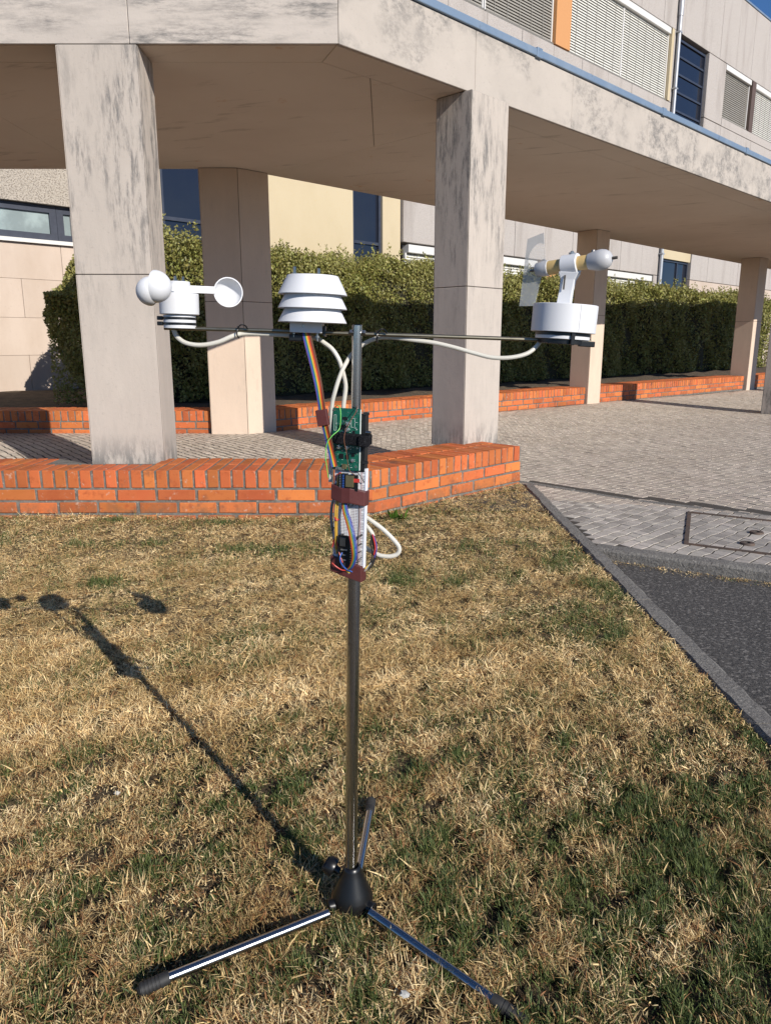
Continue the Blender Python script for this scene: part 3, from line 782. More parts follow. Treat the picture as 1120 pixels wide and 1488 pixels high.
# recessed left wing: strip window over stone cladding
YL = (18.4 - DF) / S2
fb("wing_wall", -6, 9.5, -0.1, ROOF - .1, YL + .3, YL + 3, m_render)
obj("return_wall", MB().prism([(5.56, .06), (5.62, .06), (6.4, YL + .3), (6.34, YL + .3)], -0.1, ROOF - .1), m_yellow, bld)
zrow = [-0.05, 0.20, 0.81, 1.41, 2.02, 2.58]
for r_, (z0, z1) in enumerate(zip(zrow, zrow[1:])):
    s_ = -5.0 + (0.75 if r_ % 2 else 0.15)
    while s_ < 8:
        fb("cladding_slab", s_ + .002, s_ + 1.277, z0 + .002, z1 - .001, YL + random.uniform(-.003, .003), YL + .29, m_cladding, bevel=.004, segs=1)
        s_ += 1.28
fb("sill", -5, 8.5, 2.585, 2.645, YL - .06, YL + .28, m_box)
for i in range(9):
    a = -4.3 + i * 1.36 + .18
    window(a, a + 1.355, 2.65, 3.20, muls=(), y=YL + .10, glass=m_milk, e=.11)
fb("pebbledash_band", -5, 8.5, 3.205, 6.6, YL - .03, YL + .28, m_pebbledash)
# downpipe with its brackets
pipe = obj("downpipe", MB().tube([(20.98, -.075, 2.6), (20.98, -.075, 6), (20.98, -.075, 8.6), (20.98, -.075, 10.8)], .05, 14, 0), m_pipe, bld, smooth=True)
obj("pipe_collar", MB().tube([(20.98, -.075, 9.35), (20.98, -.075, 9.75)], .064, 14, 0), m_pipe, pipe, smooth=True)
for z in (3.4, 5.2, 7.6, 8.95, 10.3):
    obj("bracket", MB().box(20.91, 21.05, -.13, .0, z, z + .035), m_pipe, pipe)
obj("pipe_branch", MB().tube([(21.08, -.05, 2.6), (21.08, -.05, 10.8)], .022, 10, 0), m_pipe, bld, smooth=True)

# ================================================================== HEDGE
hedge = thing("hedge", "long clipped evergreen hedge behind the planter wall, sunlit on top and dark below", "hedge", (1.0, 13.6, 0.24))
def hp(s, D, z):
    D = D - 0.075 * np.clip(s - 8, 0, 13)
    return np.stack([(s * S2 - D) / 2, (s * S2 + D) / 2, z], 1)
def hn(s, z): return 0.14 * np.sin(1.9 * s + 1.3 * z) + 0.07 * np.sin(4.7 * s - 2.1 * z + 1) + 0.05 * np.sin(9.1 * s + 6.3 * z)
H0, H1, DA, DB, ZH = 3.68, 25.0, 12.65, 15.2, 2.24
core = MB()
ns = 70
for i in range(ns + 1):
    s_ = H0 + 0.5 + (H1 - H0 - .3) * i / ns
    for D_, z_ in ((DA + .28, .15), (DA + .28, ZH - .22), (DB - .2, ZH - .22), (DB - .2, .15)):
        w = .05 * math.sin(3 * s_ + D_) + .05 * math.sin(7 * s_ + z_)
        q = hp(np.array([s_ + .30 * (D_ - DA) * (1 - i / ns)]), np.array([D_ + w]), np.array([z_ + w]))[0]; core.v.append(tuple(q))
for i in range(ns):
    for k in range(4):
        a = i * 4 + k; b = i * 4 + (k + 1) % 4
        core.f.append((a, b, b + 4, a + 4))
core.f.append((0, 1, 2, 3)); core.f.append(tuple(ns * 4 + k for k in (3, 2, 1, 0)))
obj("hedge_core", core, m_hedge_core, hedge, world_space=True)  # solid filler, coloured dark for the shaded inside of the hedge
def leaves(n, smin, smax, size):
    u = rng.random(n)
    s = smin + (smax - smin) * rng.random(n)
    z = np.empty(n); D = np.empty(n)
    front = u < 0.62; top = ~front
    nf = front.sum(); ntp = top.sum()
    dep = np.abs(rng.normal(0, .13, n))
    z[front] = 0.27 + (ZH - .27) * rng.random(nf)
    D[front] = DA + hn(s[front], z[front]) + dep[front] * 1.2 + 0.10 * np.maximum(0, z[front] - 1.95) ** 1 * 3
    D[top] = DA + (DB - DA) * rng.random(ntp) ** 1.5
    z[top] = ZH + 0.6 * hn(s[top] * 1.3, D[top] * 2) - dep[top] * .9 + 0.10 * rng.random(ntp) ** 3
    s = s + .30 * (D - DA) * np.clip(1 - (s - H0) / 3, 0, 1)
    c = np.clip(.7 - (s - H0 - .3 * (D - DA)), 0, .7); D = D + np.where(D < DA + .6, c * 1.1, 0)
    return s, D, z
parts_ = []
for n, a, b, sz in ((120000, H0, 11.0, .90), (68000, 11.0, 17.0, 1.05), (36000, 17.0, H1, 1.4)):
    parts_.append((*leaves(n, a, b, sz), np.full(n, sz)))
# rounded left end
n = 26000
D = DA + .1 + (DB - DA) * rng.random(n); z = .27 + (ZH - .27) * rng.random(n)
s = H0 - .02 + .30 * (D - DA) + .6 * np.exp(-(D - DA) / .35) + 0.28 * ((z - 1.5) / 1.2) ** 2 + hn(D, z) * 1.2 + np.abs(rng.normal(0, .12, n)) + 0.10 * np.maximum(0, D - 14.6)
parts_.append((s, D, z, np.ones(n)))
# upright sprigs along the top
ns_ = 950
ss = H0 + .15 + (H1 - H0) * rng.random(ns_) ** 1.3; DD = DA + .1 + (DB - DA - .3) * rng.random(ns_) ** 1.6; ss = ss + .30 * (DD - DA) * np.clip(1 - (ss - H0) / 3, 0, 1); hh = .05 + .30 * rng.random(ns_) ** 2.4
k = 26
s = np.repeat(ss, k) + rng.normal(0, .025, ns_ * k); D = np.repeat(DD, k) + rng.normal(0, .03, ns_ * k)
z = ZH - .04 + np.repeat(hh, k) * rng.random(ns_ * k)
parts_.append((s, D, z, np.full(ns_ * k, .9)))
s, D, z, sz = [np.concatenate([p[i] for p in parts_]) for i in range(4)]
send = H0 + .30 * (D - DA) + .5 * np.exp(-(D - DA) / .35)
z = z - np.clip((z - 1.35) / .9, 0, 1.2) * (.55 * np.exp(-np.maximum(s - send, 0) / .28)) + np.clip(z - 1.7, 0, .6) * .22 * np.sin(2.3 * s + .9 * D) * np.sin(.83 * s + 1)
gap = np.sin(3.7 * s + 2.9 * z) + np.sin(8.3 * s - 5.1 * z + 2 * D) + np.sin(14.7 * s + 11 * z)
ok_ = rng.random(len(s)) < np.clip(1.15 - .42 * np.maximum(gap, 0), .25, 1)
s, D, z, sz = s[ok_], D[ok_], z[ok_], sz[ok_]
P = hp(s, D, z); n = len(P)
d1 = rng.normal(0, 1, (n, 3)); d1[:, 2] += .5; d1 /= np.linalg.norm(d1, axis=1)[:, None]
d2 = np.cross(d1, rng.normal(0, 1, (n, 3))); d2 /= np.linalg.norm(d2, axis=1)[:, None]
ln = (0.027 * sz * (0.7 + .6 * rng.random(n)))[:, None]; wd = ln * 0.5
V = np.stack([P - d1 * ln, P + d2 * wd, P + d1 * ln, P - d2 * wd], 1).reshape(-1, 3)
F = np.arange(n * 4).reshape(n, 4)
o = put("foliage", fast_mesh("foliage", V, F, m_leaf), hedge); o.matrix_parent_inverse = hedge.matrix_basis.inverted(); o['kind'] = 'stuff'

# ================================================================== INSTRUMENT STAND
TILT = R(1.25)
stand = thing("tripod_stand", "chrome pole on a black three-legged base with a thin crossarm near its top", "tripod stand", (-0.062, 1.20, 0))
def W(name, mb, m, parent, **k): return obj(name, mb, m, parent, world_space=True, **k)
ptop, pmid, pbot = Vector((-0.0438, 1.1900, 1.0736)), Vector((-0.0512, 1.1960, 0.7645)), Vector((-0.0649, 1.2000, 0.0764))
W("lower_pole", MB().tube([pbot - Vector((0, 0, .03)), pbot.lerp(pmid, .5), pmid], .0112, 24, 0), m_chrome, stand, smooth=True)
W("height_clutch", MB().lathe([(0, 0), (.0135, 0), (.0145, .004), (.0145, .036), (.0125, .042), (0, .042)], 24, axis(pmid - Vector((0, 0, .02)), ptop)), m_black, stand, smooth=True)
up = W("upper_pole", MB().lathe([(0, 0), (.0078, 0), (.0078, (ptop - pmid).length - .0008), (.0068, (ptop - pmid).length), (.0055, (ptop - pmid).length), (.0053, (ptop - pmid).length - .02), (0, (ptop - pmid).length - .02)], 24, axis(pmid, ptop)), m_chrome, stand, smooth=True)
W("crossarm", MB().tube([(-0.3434, 1.1900, 1.0689), (-0.1927, 1.1900, 1.0653), (-0.0429, 1.1900, 1.0601), (0.1395, 1.1900, 1.0544), (0.3195, 1.1880, 1.0481)], .0031, 10, 0), m_rod, stand, smooth=True)
for a, b in (((-0.0568, 1.1900, 1.0620), (-0.0493, 1.1900, 1.0615)), ((-0.0375, 1.1900, 1.0613), (-0.0295, 1.1900, 1.0609))):
    k = W("lock_nut", MB().lathe([(0, 0), (.0046, 0), (.0052, .001), (.0052, .0055), (.0046, .0065), (0, .0065)], 6, axis(a, b)), m_steel, stand)
hub = W("base_hub", MB().lathe([(0, .0), (.026, .0), (.0285, .004), (.030, .013), (.0372, .0155), (.0388, .021), (.0385, .028), (.0365, .036), (.0318, .048), (.0262, .062), (.0208, .076), (.0168, .087), (.0155, .0925), (.0122, .0945), (.0120, .07), (0, .07)], 40, Matrix.Translation((-.062, 1.20, .004))), m_black, stand, smooth=True, angle=50)
for k in range(3):
    a = R((202, -32, 84)[k])
    d = Vector((math.cos(a), math.sin(a), 0)); c = Vector((-.062, 1.20, .024))
    W("leg_socket", MB().cyl(c + d * .028, c + d * .048, .0135, .0118, 20), m_black, hub, smooth=True, bevel=.001)
kc = Vector((-0.0956, 1.2250, 0.0713)); kd = Vector((-.72, .25, .35)).normalized()
kn = W("clamp_knob", MB().lathe([(0, -.010), (.007, -.010), (.007, 0), (.0165, .001), (.0178, .004), (.0178, .014), (.0155, .0185), (0, .0195)], 28, axis(kc, kc + kd)), m_black, stand, smooth=True)
W("knob_ridge", MB().box(-.0165, .0165, -.0022, .0022, .014, .0225, axis(kc, kc + kd)), m_black, kn, bevel=.001)
W("collar", MB().cyl((-0.0816, 1.2100, 0.0743), (-0.0671, 1.2040, 0.0717), .008, .009, 16), m_black, stand, smooth=True)
for (a, b, f, lab) in (((-0.1042, 1.1563, 0.0320), (-0.3660, 1.0160, 0.0270), (-0.3979, 1.0017, 0.0220), None), ((-0.0276, 1.1580, 0.0320), (0.1817, 0.9880, 0.0100), (0.2217, 0.9619, -0.0020), None), ((-0.0526, 1.2600, 0.0340), (-0.0346, 1.4704, 0.0280), (-0.0330, 1.5065, 0.0260), None)):
    leg = W("leg", MB().tube([a, b], .0083, 18, 0), m_leg, stand, smooth=True)
    A, B = Vector(b), Vector(f); d = (B - A).normalized(); Ln = (B - A).length
    prof = [(0, -.012), (.0098, -.012), (.0102, -.008)]
    nr = 6
    for i in range(nr):
        t0 = Ln * (i / nr); prof += [(.0112, t0), (.0112, t0 + Ln / nr * .6), (.0102, t0 + Ln / nr * .7), (.0102, t0 + Ln / nr * .95)]
    prof += [(.009, Ln), (.005, Ln + .004), (0, Ln + .004)]
    W("rubber_foot", MB().lathe(prof, 20, axis(A, B)), m_rubber, leg, smooth=True)

def local(name, mb, m, parent, **k): return obj(name, mb, m, parent, **k)
def bolt(parent, x, y, z0, h=.007, name="bolt", r=.0022):
    b = local(name, MB().lathe([(0, 0), (r * 1.9, 0), (r * 1.9, .0022), (r, .0022), (r, h), (r * .8, h + .0006), (0, h + .0006)], 6, Matrix.Translation((x, y, z0))), m_steel, parent)
    return b

# ------------------------------------------------------------------ wind speed cups
an = thing("anemometer", "white three-cup wind speed meter on the left end of the crossarm", "anemometer", (-0.3188, 1.1900, 1.0684), (0, TILT, 0))
local("mounting_ring", MB().lathe([(0, 0), (.0245, 0), (.0245, .0045), (.0232, .0055), (.0232, .0075), (.0245, .0085), (.0245, .0125), (.0232, .0135), (.0232, .0158), (.0245, .0165), (.0245, .0195), (0, .0195)], 40), m_white, an, smooth=True)
for z in (.0065, .0147):
    zt_ = local("cable_tie", MB().lathe([(.0228, z - .0016), (.0252, z - .0016), (.0252, z + .0016), (.0228, z + .0016)], 36), m_black, an, smooth=True)
    local("tie_head", MB().box(-.033, -.0245, -.009, -.003, z - .003, z + .003), m_black, zt_, bevel=.0008)
local("rotor_body", MB().lathe([(0, .0205), (.029, .0205), (.0298, .0213), (.0298, .0512), (.029, .052), (.0175, .052), (.0175, .0688), (.0168, .0695), (0, .0695)], 48), m_white, an, smooth=True)
for x, y in ((-.003, -.004), (.006, .005), (-.007, .006)): bolt(an, x, y, .0695, .0075, "nut_and_bolt", .0018)
for th in (20, 140, 260):
    a = R(th); u_ = Vector((math.cos(a), math.sin(a), 0)); tn = Vector((math.sin(a), -math.cos(a), 0))
    Mx = Matrix.Rotation(a, 4, 'Z')
    arm = local("cup_arm", MB().box(.012, .055, -.0022, .0022, .0535, .0645, Mx), m_white, an, bevel=.0006)
    c = u_ * .0755 + Vector((0, 0, .057)); r0 = .0228; prof = []
    for i in range(15):
        t = math.pi / 2 * i / 14; prof.append((r0 * math.sin(t), -r0 * math.cos(t)))
    for i in range(14, -1, -1):
        t = math.pi / 2 * i / 14; prof.append(((r0 - .0016) * math.sin(t), -(r0 - .0016) * math.cos(t)))
    prof[0] = (0, -r0); prof[-1] = (0, -(r0 - .0016))
    local("cup", MB().lathe(prof, 40, Matrix.Translation(c) @ tn.to_track_quat('Z', 'Y').to_matrix().to_4x4()), m_white, an, smooth=True, angle=60)

# ------------------------------------------------------------------ louvred shield
sh = thing("radiation_shield", "white louvred sensor shield of three stacked cones on the crossarm", "sensor shield", (-0.1136, 1.1900, 1.0601), (0, R(1.7), 0))
for zb in (.0165, .0372, .0580):
    h = .0285
    local("louvre_plate", MB().lathe([(0, zb + h), (.0375, zb + h), (.039, zb + h - .0006), (.0530, zb + .0008), (.0527, zb), (.0515, zb), (.0375, zb + h - .002), (0, zb + h - .002)], 64), m_white, sh, smooth=True, angle=40)
local("sensor_box", MB().box(-.0325, .0165, -.022, .022, .001, .045), m_greyprint if False else m_white, sh, bevel=.001)
local("screw", MB().lathe([(0, 0), (.0022, 0), (.0022, .001), (0, .001)], 12, Matrix.Translation((-.012, -.022, .011)) @ Matrix.Rotation(R(90), 4, 'X')), m_steel, sh)
for x, y in ((-.0265, -.012), (.0085, .004)):
    bolt(sh, x, y, .0865, .0110, "nut_and_bolt", .0025)
for x in (-.027, .009):
    local("lower_bolt", MB().lathe([(0, 0), (.002, 0), (.002, -.004), (.0042, -.004), (.0042, -.007), (.0018, -.007), (.0018, -.012), (0, -.012)], 8, Matrix.Translation((x, -.014, .001))), m_steel, sh)
local("black_clip", MB().box(-.0345, -.008, -.018, .010, -.0125, -.0015), m_black, sh, bevel=.002)
local("clip_edge", MB().box(.0172, .021, -.012, .012, -.004, .012), m_black, sh, bevel=.001)

# ------------------------------------------------------------------ wind vane
wv = thing("wind_vane", "white wind vane with wooden dowel, clear plastic tail and grey nose", "wind vane", (0.2744, 1.1880, 1.0502), (0, R(3.4), 0))
local("base_plate", MB().lathe([(0, .0015), (.041, .0015), (.0415, .002), (.0415, .0062), (.041, .0068), (0, .0068)], 48), m_white, wv, smooth=True)
local("rubber_ring", MB().lathe([(0, .0072), (.0425, .0072), (.0425, .0105), (.040, .0112), (0, .0112)], 48), m_black, wv, smooth=True)
local("under_ring", MB().lathe([(.026, -.0055), (.038, -.0055), (.038, .001), (.026, .001)], 40), m_black, wv, smooth=True)
local("cable_tie", MB().box(.003, .009, -.0455, -.039, -.007, .0125), m_black, wv, bevel=.001)
local("cable_tie", MB().box(.020, .044, -.030, -.020, -.008, .0005), m_black, wv, bevel=.001)
local("drum", MB().lathe([(0, .0125), (.045, .0125), (.0455, .0118), (.0487, .0118), (.0492, .0124), (.0492, .0524), (.0484, .0532), (0, .0532)], 64), m_white, wv, smooth=True)
local("printed_seam", MB().box(.0122, .0132, -.0481, -.0473, .0135, .0522), m_white, wv)
lean = Vector((.006, 0, .118)) - Vector((.002, 0, .0556))
P0, P1 = Vector((-.003, 0, .0530)), Vector((.0005, 0, .101))
post = MB()
wz = [(P0, .0105, .0075), (P0.lerp(P1, .45), .0098, .0072), (P0.lerp(P1, .78), .0105, .0085), (P1, .0150, .0115)]
for c, hx, hy in wz:
    for sx, sy in ((-1, -1), (1, -1), (1, 1), (-1, 1)):
        v = Matrix.Rotation(R(-24), 3, 'Z') @ Vector((sx * hx, sy * hy, 0)); post.v.append(tuple(c + v))
for i in range(3):
    for k in range(4): post.f.append((i * 4 + k, i * 4 + (k + 1) % 4, i * 4 + 4 + (k + 1) % 4, i * 4 + 4 + k))
post.f += [(3, 2, 1, 0), (12, 13, 14, 15)]
local("post", post, m_white, wv, bevel=.0008)
local("post_slot", MB().box(-.0012, .0012, -.0006, .0006, 0, .021, Matrix.Translation(P0 + Vector((-.0052, -.0088, .022))) @ Matrix.Rotation(R(-24), 4, 'Z')), m_joint, wv)
ax = Vector((.80, -.56, .135)).normalized(); C = Vector((.0005, 0, .1125))
Max = axis(C, C + ax)
local("dowel_ring", MB().lathe([(.0108, -.0125), (.0145, -.0125), (.0152, -.0118), (.0152, .0118), (.0145, .0125), (.0108, .0125)], 40, Max), m_white, wv, smooth=True)
dw = put("dowel", mesh_of("dowel", MB().lathe([(0, -.050), (.0104, -.050), (.0106, -.049), (.0106, .040), (.0104, .041), (0, .041)], 32), m_wood, True), wv)
dw.location = C; dw.rotation_euler = ax.to_track_quat('Z', 'Y').to_euler()
local("nose", MB().lathe([(0, .0285), (.0116, .0285), (.0121, .030), (.0138, .037), (.0151, .044), (.0152, .049), (.0137, .0555), (.0103, .0605), (.0056, .0632), (0, .0640)], 40, Max), m_greyprint, wv, smooth=True, angle=60)
local("nose_bolt", MB().cyl(C + ax * .062, C + ax * .0715, .0022, .0022, 10), m_joint, wv)
local("clamp_screw", MB().cyl(Max @ Vector((.006, .009, .033)), Max @ Vector((.0075, .0165, .033)), .0035, .0035, 10), m_steel, wv)
bolt(wv, .0005, -.001, .1275, .004, "nut_and_bolt", .0026)
tb = C - ax * .052
tailc = local("tail_clamp", MB().lathe([(0, -.0555), (.0095, -.0555), (.0106, -.054), (.0116, -.042), (.0116, -.036), (.0108, -.035), (0, -.035)], 28, Max), m_greyprint, wv, smooth=True)
local("tail_screw", MB().cyl(Max @ Vector((.0, .0, -.055)), Max @ Vector((0, .0, -.066)), .0022, .0022, 10), m_steel, tailc)
local("tail_nut", MB().cyl(Max @ Vector((.006, .008, -.047)), Max @ Vector((.0085, .0145, -.047)), .0035, .0035, 6), m_steel, tailc)
# the tail: a sheet standing in the vertical plane of the dowel, cut slanting, with a round clear patch
hx = Vector((ax.x, ax.y, 0)).normalized(); sidev = Vector((-hx.y, hx.x, 0))
def fp(a, z): return C + hx * a + Vector((0, 0, z))
outline = [(-.058, -.018), (-.0645, .024), (-.088, .017), (-.102, -.085), (-.076, -.083), (-.066, -.055)]
cc, rc = (-.0715, -.012), .0
th_ = .0006
def sheet_poly(name, poly, m, off=0.0):
    mb = MB(); n = len(poly)
    for s_ in (-1, 1):
        for a, z in poly: mb.v.append(tuple(fp(a, z) + sidev * (s_ * th_ + off)))
    mb.f = [tuple(range(n)), tuple(range(2 * n - 1, n - 1, -1))] + [(i, (i + 1) % n, n + (i + 1) % n, n + i) for i in range(n)]
    return local(name, mb, m, wv)
hole = [(-.060, -.020), (-.0612, .003), (-.066, .0075), (-.074, .006), (-.081, -.003), (-.083, -.016), (-.081, -.028), (-.076, -.036), (-.069, -.037), (-.063, -.032)]
rimA = [(-.0588, -.022), (-.0645, .024), (-.090, .016), (-.0965, -.016)]
hole = [(-.0455, -.016), (-.052, -.0175), (-.060, -.0155), (-.067, -.008), (-.0705, .003), (-.0695, .015), (-.065, .025), (-.058, .0315), (-.0515, .0325), (-.0462, .030)]
upper = [(-.0430, -.006), (-.0410, .009)]
sheet_poly("tail_sheet", [(-.0752, .0385), (-.078, -.063), (-.052, -.062)] + hole + [(-.049, .0475)], m_fin)
sheet_poly("clear_patch", hole[::-1] + upper, m_fin_clear)

# ------------------------------------------------------------------ cables
def wire(parent, name, pts, r, m, segs=8): return W(name, MB().tube(pts, r, segs, 6), m, parent, smooth=True)
ca = thing("sensor_cable", "white cable looping from the anemometer along the crossarm and down behind the circuit board", "cable", (-0.3275, 1.1900, 1.0663))
wire(ca, "cable_run", [(-0.3301, 1.1920, 1.0674), (-0.3239, 1.1900, 1.0549), (-0.3082, 1.1850, 1.0455), (-0.2843, 1.1830, 1.0429), (-0.2584, 1.1830, 1.0476), (-0.2372, 1.1860, 1.0564), (-0.2193, 1.1940, 1.0606), (-0.1725, 1.1970, 1.0591), (-0.1297, 1.1990, 1.0560), (-0.1080, 1.1980, 1.0528), (-0.0950, 1.1950, 1.0454), (-0.0830, 1.1920, 1.0360), (-0.0734, 1.1900, 1.0212), (-0.0683, 1.1920, 1.0053), (-0.0644, 1.1960, 0.9879), (-0.0636, 1.1980, 0.9738), (-0.0674, 1.2000, 0.9453), (-0.0693, 1.2050, 0.9026)], .0036, m_cable, 10)
cb = thing("sensor_cable", "pale cable hanging from the wind vane and curling down beside the pole", "cable", (0.2414, 1.1850, 1.0549))
wire(cb, "cable_run", [(0.2434, 1.1900, 1.0559), (0.2366, 1.1850, 1.0434), (0.2201, 1.1800, 1.0304), (0.1944, 1.1780, 1.0241), (0.1658, 1.1800, 1.0241), (0.1372, 1.1840, 1.0308), (0.1074, 1.1880, 1.0392), (0.0753, 1.1920, 1.0465), (0.0431, 1.1950, 1.0507), (0.0108, 1.1980, 1.0544), (-0.0130, 1.2040, 1.0533), (-0.0349, 1.2090, 1.0443), (-0.0535, 1.2050, 1.0284), (-0.0638, 1.1900, 1.0117), (-0.0712, 1.1840, 0.9960), (-0.0790, 1.1820, 0.9726), (-0.0851, 1.1860, 0.9465), (-0.0875, 1.1920, 0.8931), (-0.0899, 1.1940, 0.8251)], .0033, m_cable, 10)
for c, px in ((ca, (-0.2280, 1.1900, 1.0643)), (cb, (-0.0129, 1.1900, 1.0575))):
    p = Vector(px)
    pts_ = [p + Vector((.001 * math.sin(2 * k), -.0035 + .0085 * math.cos(k * math.pi / 5), .0088 * math.sin(k * math.pi / 5) - .002)) for k in range(11)]
    t_ = wire(c, "cable_tie", pts_, .0011, m_black, 6)
    wire(c, "tie_tail", [p + Vector((.000, -.012, .003)), p + Vector((.006, -.013, .009)), p + Vector((.012, -.010, .008)), p + Vector((.015, -.006, .003))], .0012, m_black, 6)
wc = thing("sensor_cable", "thick white cable making a loose loop to the right of the breadboard", "cable", (-0.0293, 1.1850, 0.7672))
wire(wc, "cable_run", [(-0.0456, 1.2000, 0.7730), (-0.0295, 1.1900, 0.7648), (-0.0045, 1.1830, 0.7479), (0.0158, 1.1800, 0.7276), (0.0227, 1.1800, 0.7159), (0.0193, 1.1800, 0.7064), (0.0068, 1.1800, 0.7023), (-0.0114, 1.1830, 0.7038), (-0.0275, 1.1900, 0.7107), (-0.0460, 1.2000, 0.7210)], .0037, m_cable, 10)
wire(wc, "cable_end", [(-0.0389, 1.2000, 0.7565), (-0.0295, 1.1900, 0.7496), (-0.0227, 1.1860, 0.7413), (-0.0204, 1.1850, 0.7357)], .0034, m_cable, 10)
jw = thing("jumper_wires", "black, yellow and purple jumper wires curving around the lower right of the breadboard", "wires", (-0.0215, 1.1800, 0.7241))
wire(jw, "black_wire", [(-0.0215, 1.1840, 0.7383), (-0.0204, 1.1800, 0.7218), (-0.0182, 1.1780, 0.7059), (-0.0227, 1.1740, 0.6929), (-0.0306, 1.1700, 0.6846), (-0.0362, 1.1680, 0.6817)], .0013, wm("black"), 6)
wire(jw, "black_wire", [(-0.0227, 1.1840, 0.7394), (-0.0238, 1.1800, 0.7241), (-0.0216, 1.1780, 0.7059), (-0.0261, 1.1740, 0.6917), (-0.0361, 1.1660, 0.6824)], .0013, wm("black"), 6)
wire(jw, "black_wire", [(-0.0204, 1.1840, 0.7383), (-0.0181, 1.1800, 0.7182), (-0.0159, 1.1780, 0.7035), (-0.0216, 1.1740, 0.6893), (-0.0294, 1.1700, 0.6811)], .0013, wm("black"), 6)
wire(jw, "purple_wire", [(-0.0204, 1.1830, 0.7385), (-0.0158, 1.1780, 0.7270), (-0.0147, 1.1760, 0.7147), (-0.0181, 1.1750, 0.7020)], .0011, wm("purple"), 6)
wire(jw, "red_wire", [(-0.0215, 1.1830, 0.7397), (-0.0181, 1.1770, 0.7273), (-0.0170, 1.1760, 0.7170), (-0.0192, 1.1750, 0.7067)], .0011, wm("red"), 6)
wire(jw, "yellow_wire", [(-0.0260, 1.1720, 0.6911), (-0.0361, 1.1650, 0.6839), (-0.0472, 1.1600, 0.6801), (-0.0583, 1.1580, 0.6814), (-0.0672, 1.1580, 0.6861)], .0011, wm("yellow"), 6)
wire(jw, "grey_wire", [(-0.0238, 1.1720, 0.6935), (-0.0349, 1.1640, 0.6818), (-0.0483, 1.1600, 0.6778), (-0.0606, 1.1580, 0.6802)], .0011, wm("grey"), 6)
wire(jw, "blue_wire", [(-0.0538, 1.1570, 0.6829), (-0.0635, 1.1520, 0.6891), (-0.0710, 1.1480, 0.6996), (-0.0730, 1.1480, 0.7100), (-0.0698, 1.1520, 0.7169)], .0012, wm("blue"), 6)
wire(jw, "red_wire", [(-0.0861, 1.1500, 0.7002), (-0.0799, 1.1480, 0.6950), (-0.0712, 1.1500, 0.6886), (-0.0648, 1.1550, 0.6858)], .0011, wm("red"), 6)

def ribbon(name, label, centre, across, cols, pitch):
    rb = thing("ribbon_cable", label, "ribbon cable", centre[0])
    Pc = [Vector(p) for p in centre]
    for i, cn in enumerate(cols):
        o_ = (i - (len(cols) - 1) / 2) * pitch
        pts_ = [p + (across(k / (len(Pc) - 1)) * o_) for k, p in enumerate(Pc)]
        W("strand", MB().tube(pts_, pitch * .52, 6, 6), wm(cn), rb, smooth=True)
    return rb
def acr1(t):
    a = R(8 + 12 * math.sin(3 * t)); s_ = 1.0 if t < .12 else (1.0 - .25 * t)
    return Vector((math.cos(a), .55 * math.sin(7 * t), math.sin(a))) * s_
rb1 = ribbon("ribbon_cable", "rainbow ribbon cable hanging from the louvred shield down to the green board", [(-0.1213, 1.1720, 1.0620), (-0.1181, 1.1680, 1.0476), (-0.1110, 1.1650, 1.0187), (-0.1041, 1.1630, 0.9865), (-0.1003, 1.1620, 0.9613), (-0.0965, 1.1620, 0.9336), (-0.0918, 1.1640, 0.9076), (-0.0860, 1.1680, 0.8798), (-0.0811, 1.1700, 0.8541)], acr1,
       ["purple", "blue", "green", "yellow", "orange", "red", "brown", "brown"], .00165)
W("tape_wrap", MB().prism([(0, 0), (.0175, -.003), (.020, .004), (.002, .007)], 0, .025, Matrix.Translation((-0.1058, 1.1600, 0.9189)) @ Matrix.Rotation(R(-9), 4, 'Y')), m_tape, rb1, bevel=.0012)

# ------------------------------------------------------------------ green circuit board
YAW = R(-20)
pc = thing("circuit_board", "green circuit board with silver capacitors strapped to the pole above the breadboard", "circuit board", (-0.0632, 1.1720, 0.8482), (R(-2), R(1), YAW))
w_, h_ = .0235, .098
board = local("board", MB().box(-w_, w_, 0, .0016, 0, h_), m_pcb, pc)
local("board_edge", MB().box(w_ - .0008, w_ + .0003, -.0004, .0018, .001, h_ - .001), m_silk, pc)
local("case_back", MB().box(-w_ + .003, w_ + .0065, .004, .019, -.002, h_ - .008), m_black, pc, bevel=.001)
for z in (.012, .089):
    local("case_lug", MB().prism([(w_ + .004, 0), (w_ + .013, .004), (w_ + .004, .012)], z, z + .004), m_black, pc)
def bx(px): return (px - 506.5) / 20 * .0235
def bz(py): return (683 - py) / 91 * .098
def capr(px, py, r=.0032):
    c = local("capacitor", MB().lathe([(0, 0), (r * 1.1, 0), (r * 1.1, .0012), (r, .0014), (r, .0056), (r * .9, .006), (0, .0061)], 20, Matrix.Translation((bx(px), 0, bz(py))) @ Matrix.Rotation(R(90), 4, 'X')), m_pad, pc, smooth=True)
    local("capacitor_mark", MB().box(bx(px) - r * .95, bx(px) - r * .2, -.0064, -.00605, bz(py) - r * .5, bz(py) + r * .5), m_joint, c)
for p in ((497, 649), (508.5, 649), (509, 614.5), (508.5, 623)): capr(*p)
def chip(px0, px1, py0, py1, t=.0014, m=m_black, name="chip"):
    return local(name, MB().box(bx(px0), bx(px1), -t, 0, bz(py1), bz(py0)), m, pc, bevel=.0002, segs=1)
chip(495, 505, 617, 623); chip(497, 503, 659, 666); chip(506, 511, 660, 666); chip(501, 507, 604.5, 609); chip(515, 519, 657, 662); chip(516, 519, 624, 631)
chip(502, 508, 674, 681, .004, m_gold, "crystal_can"); chip(492, 505, 679, 683, .003, m_pad, "connector")
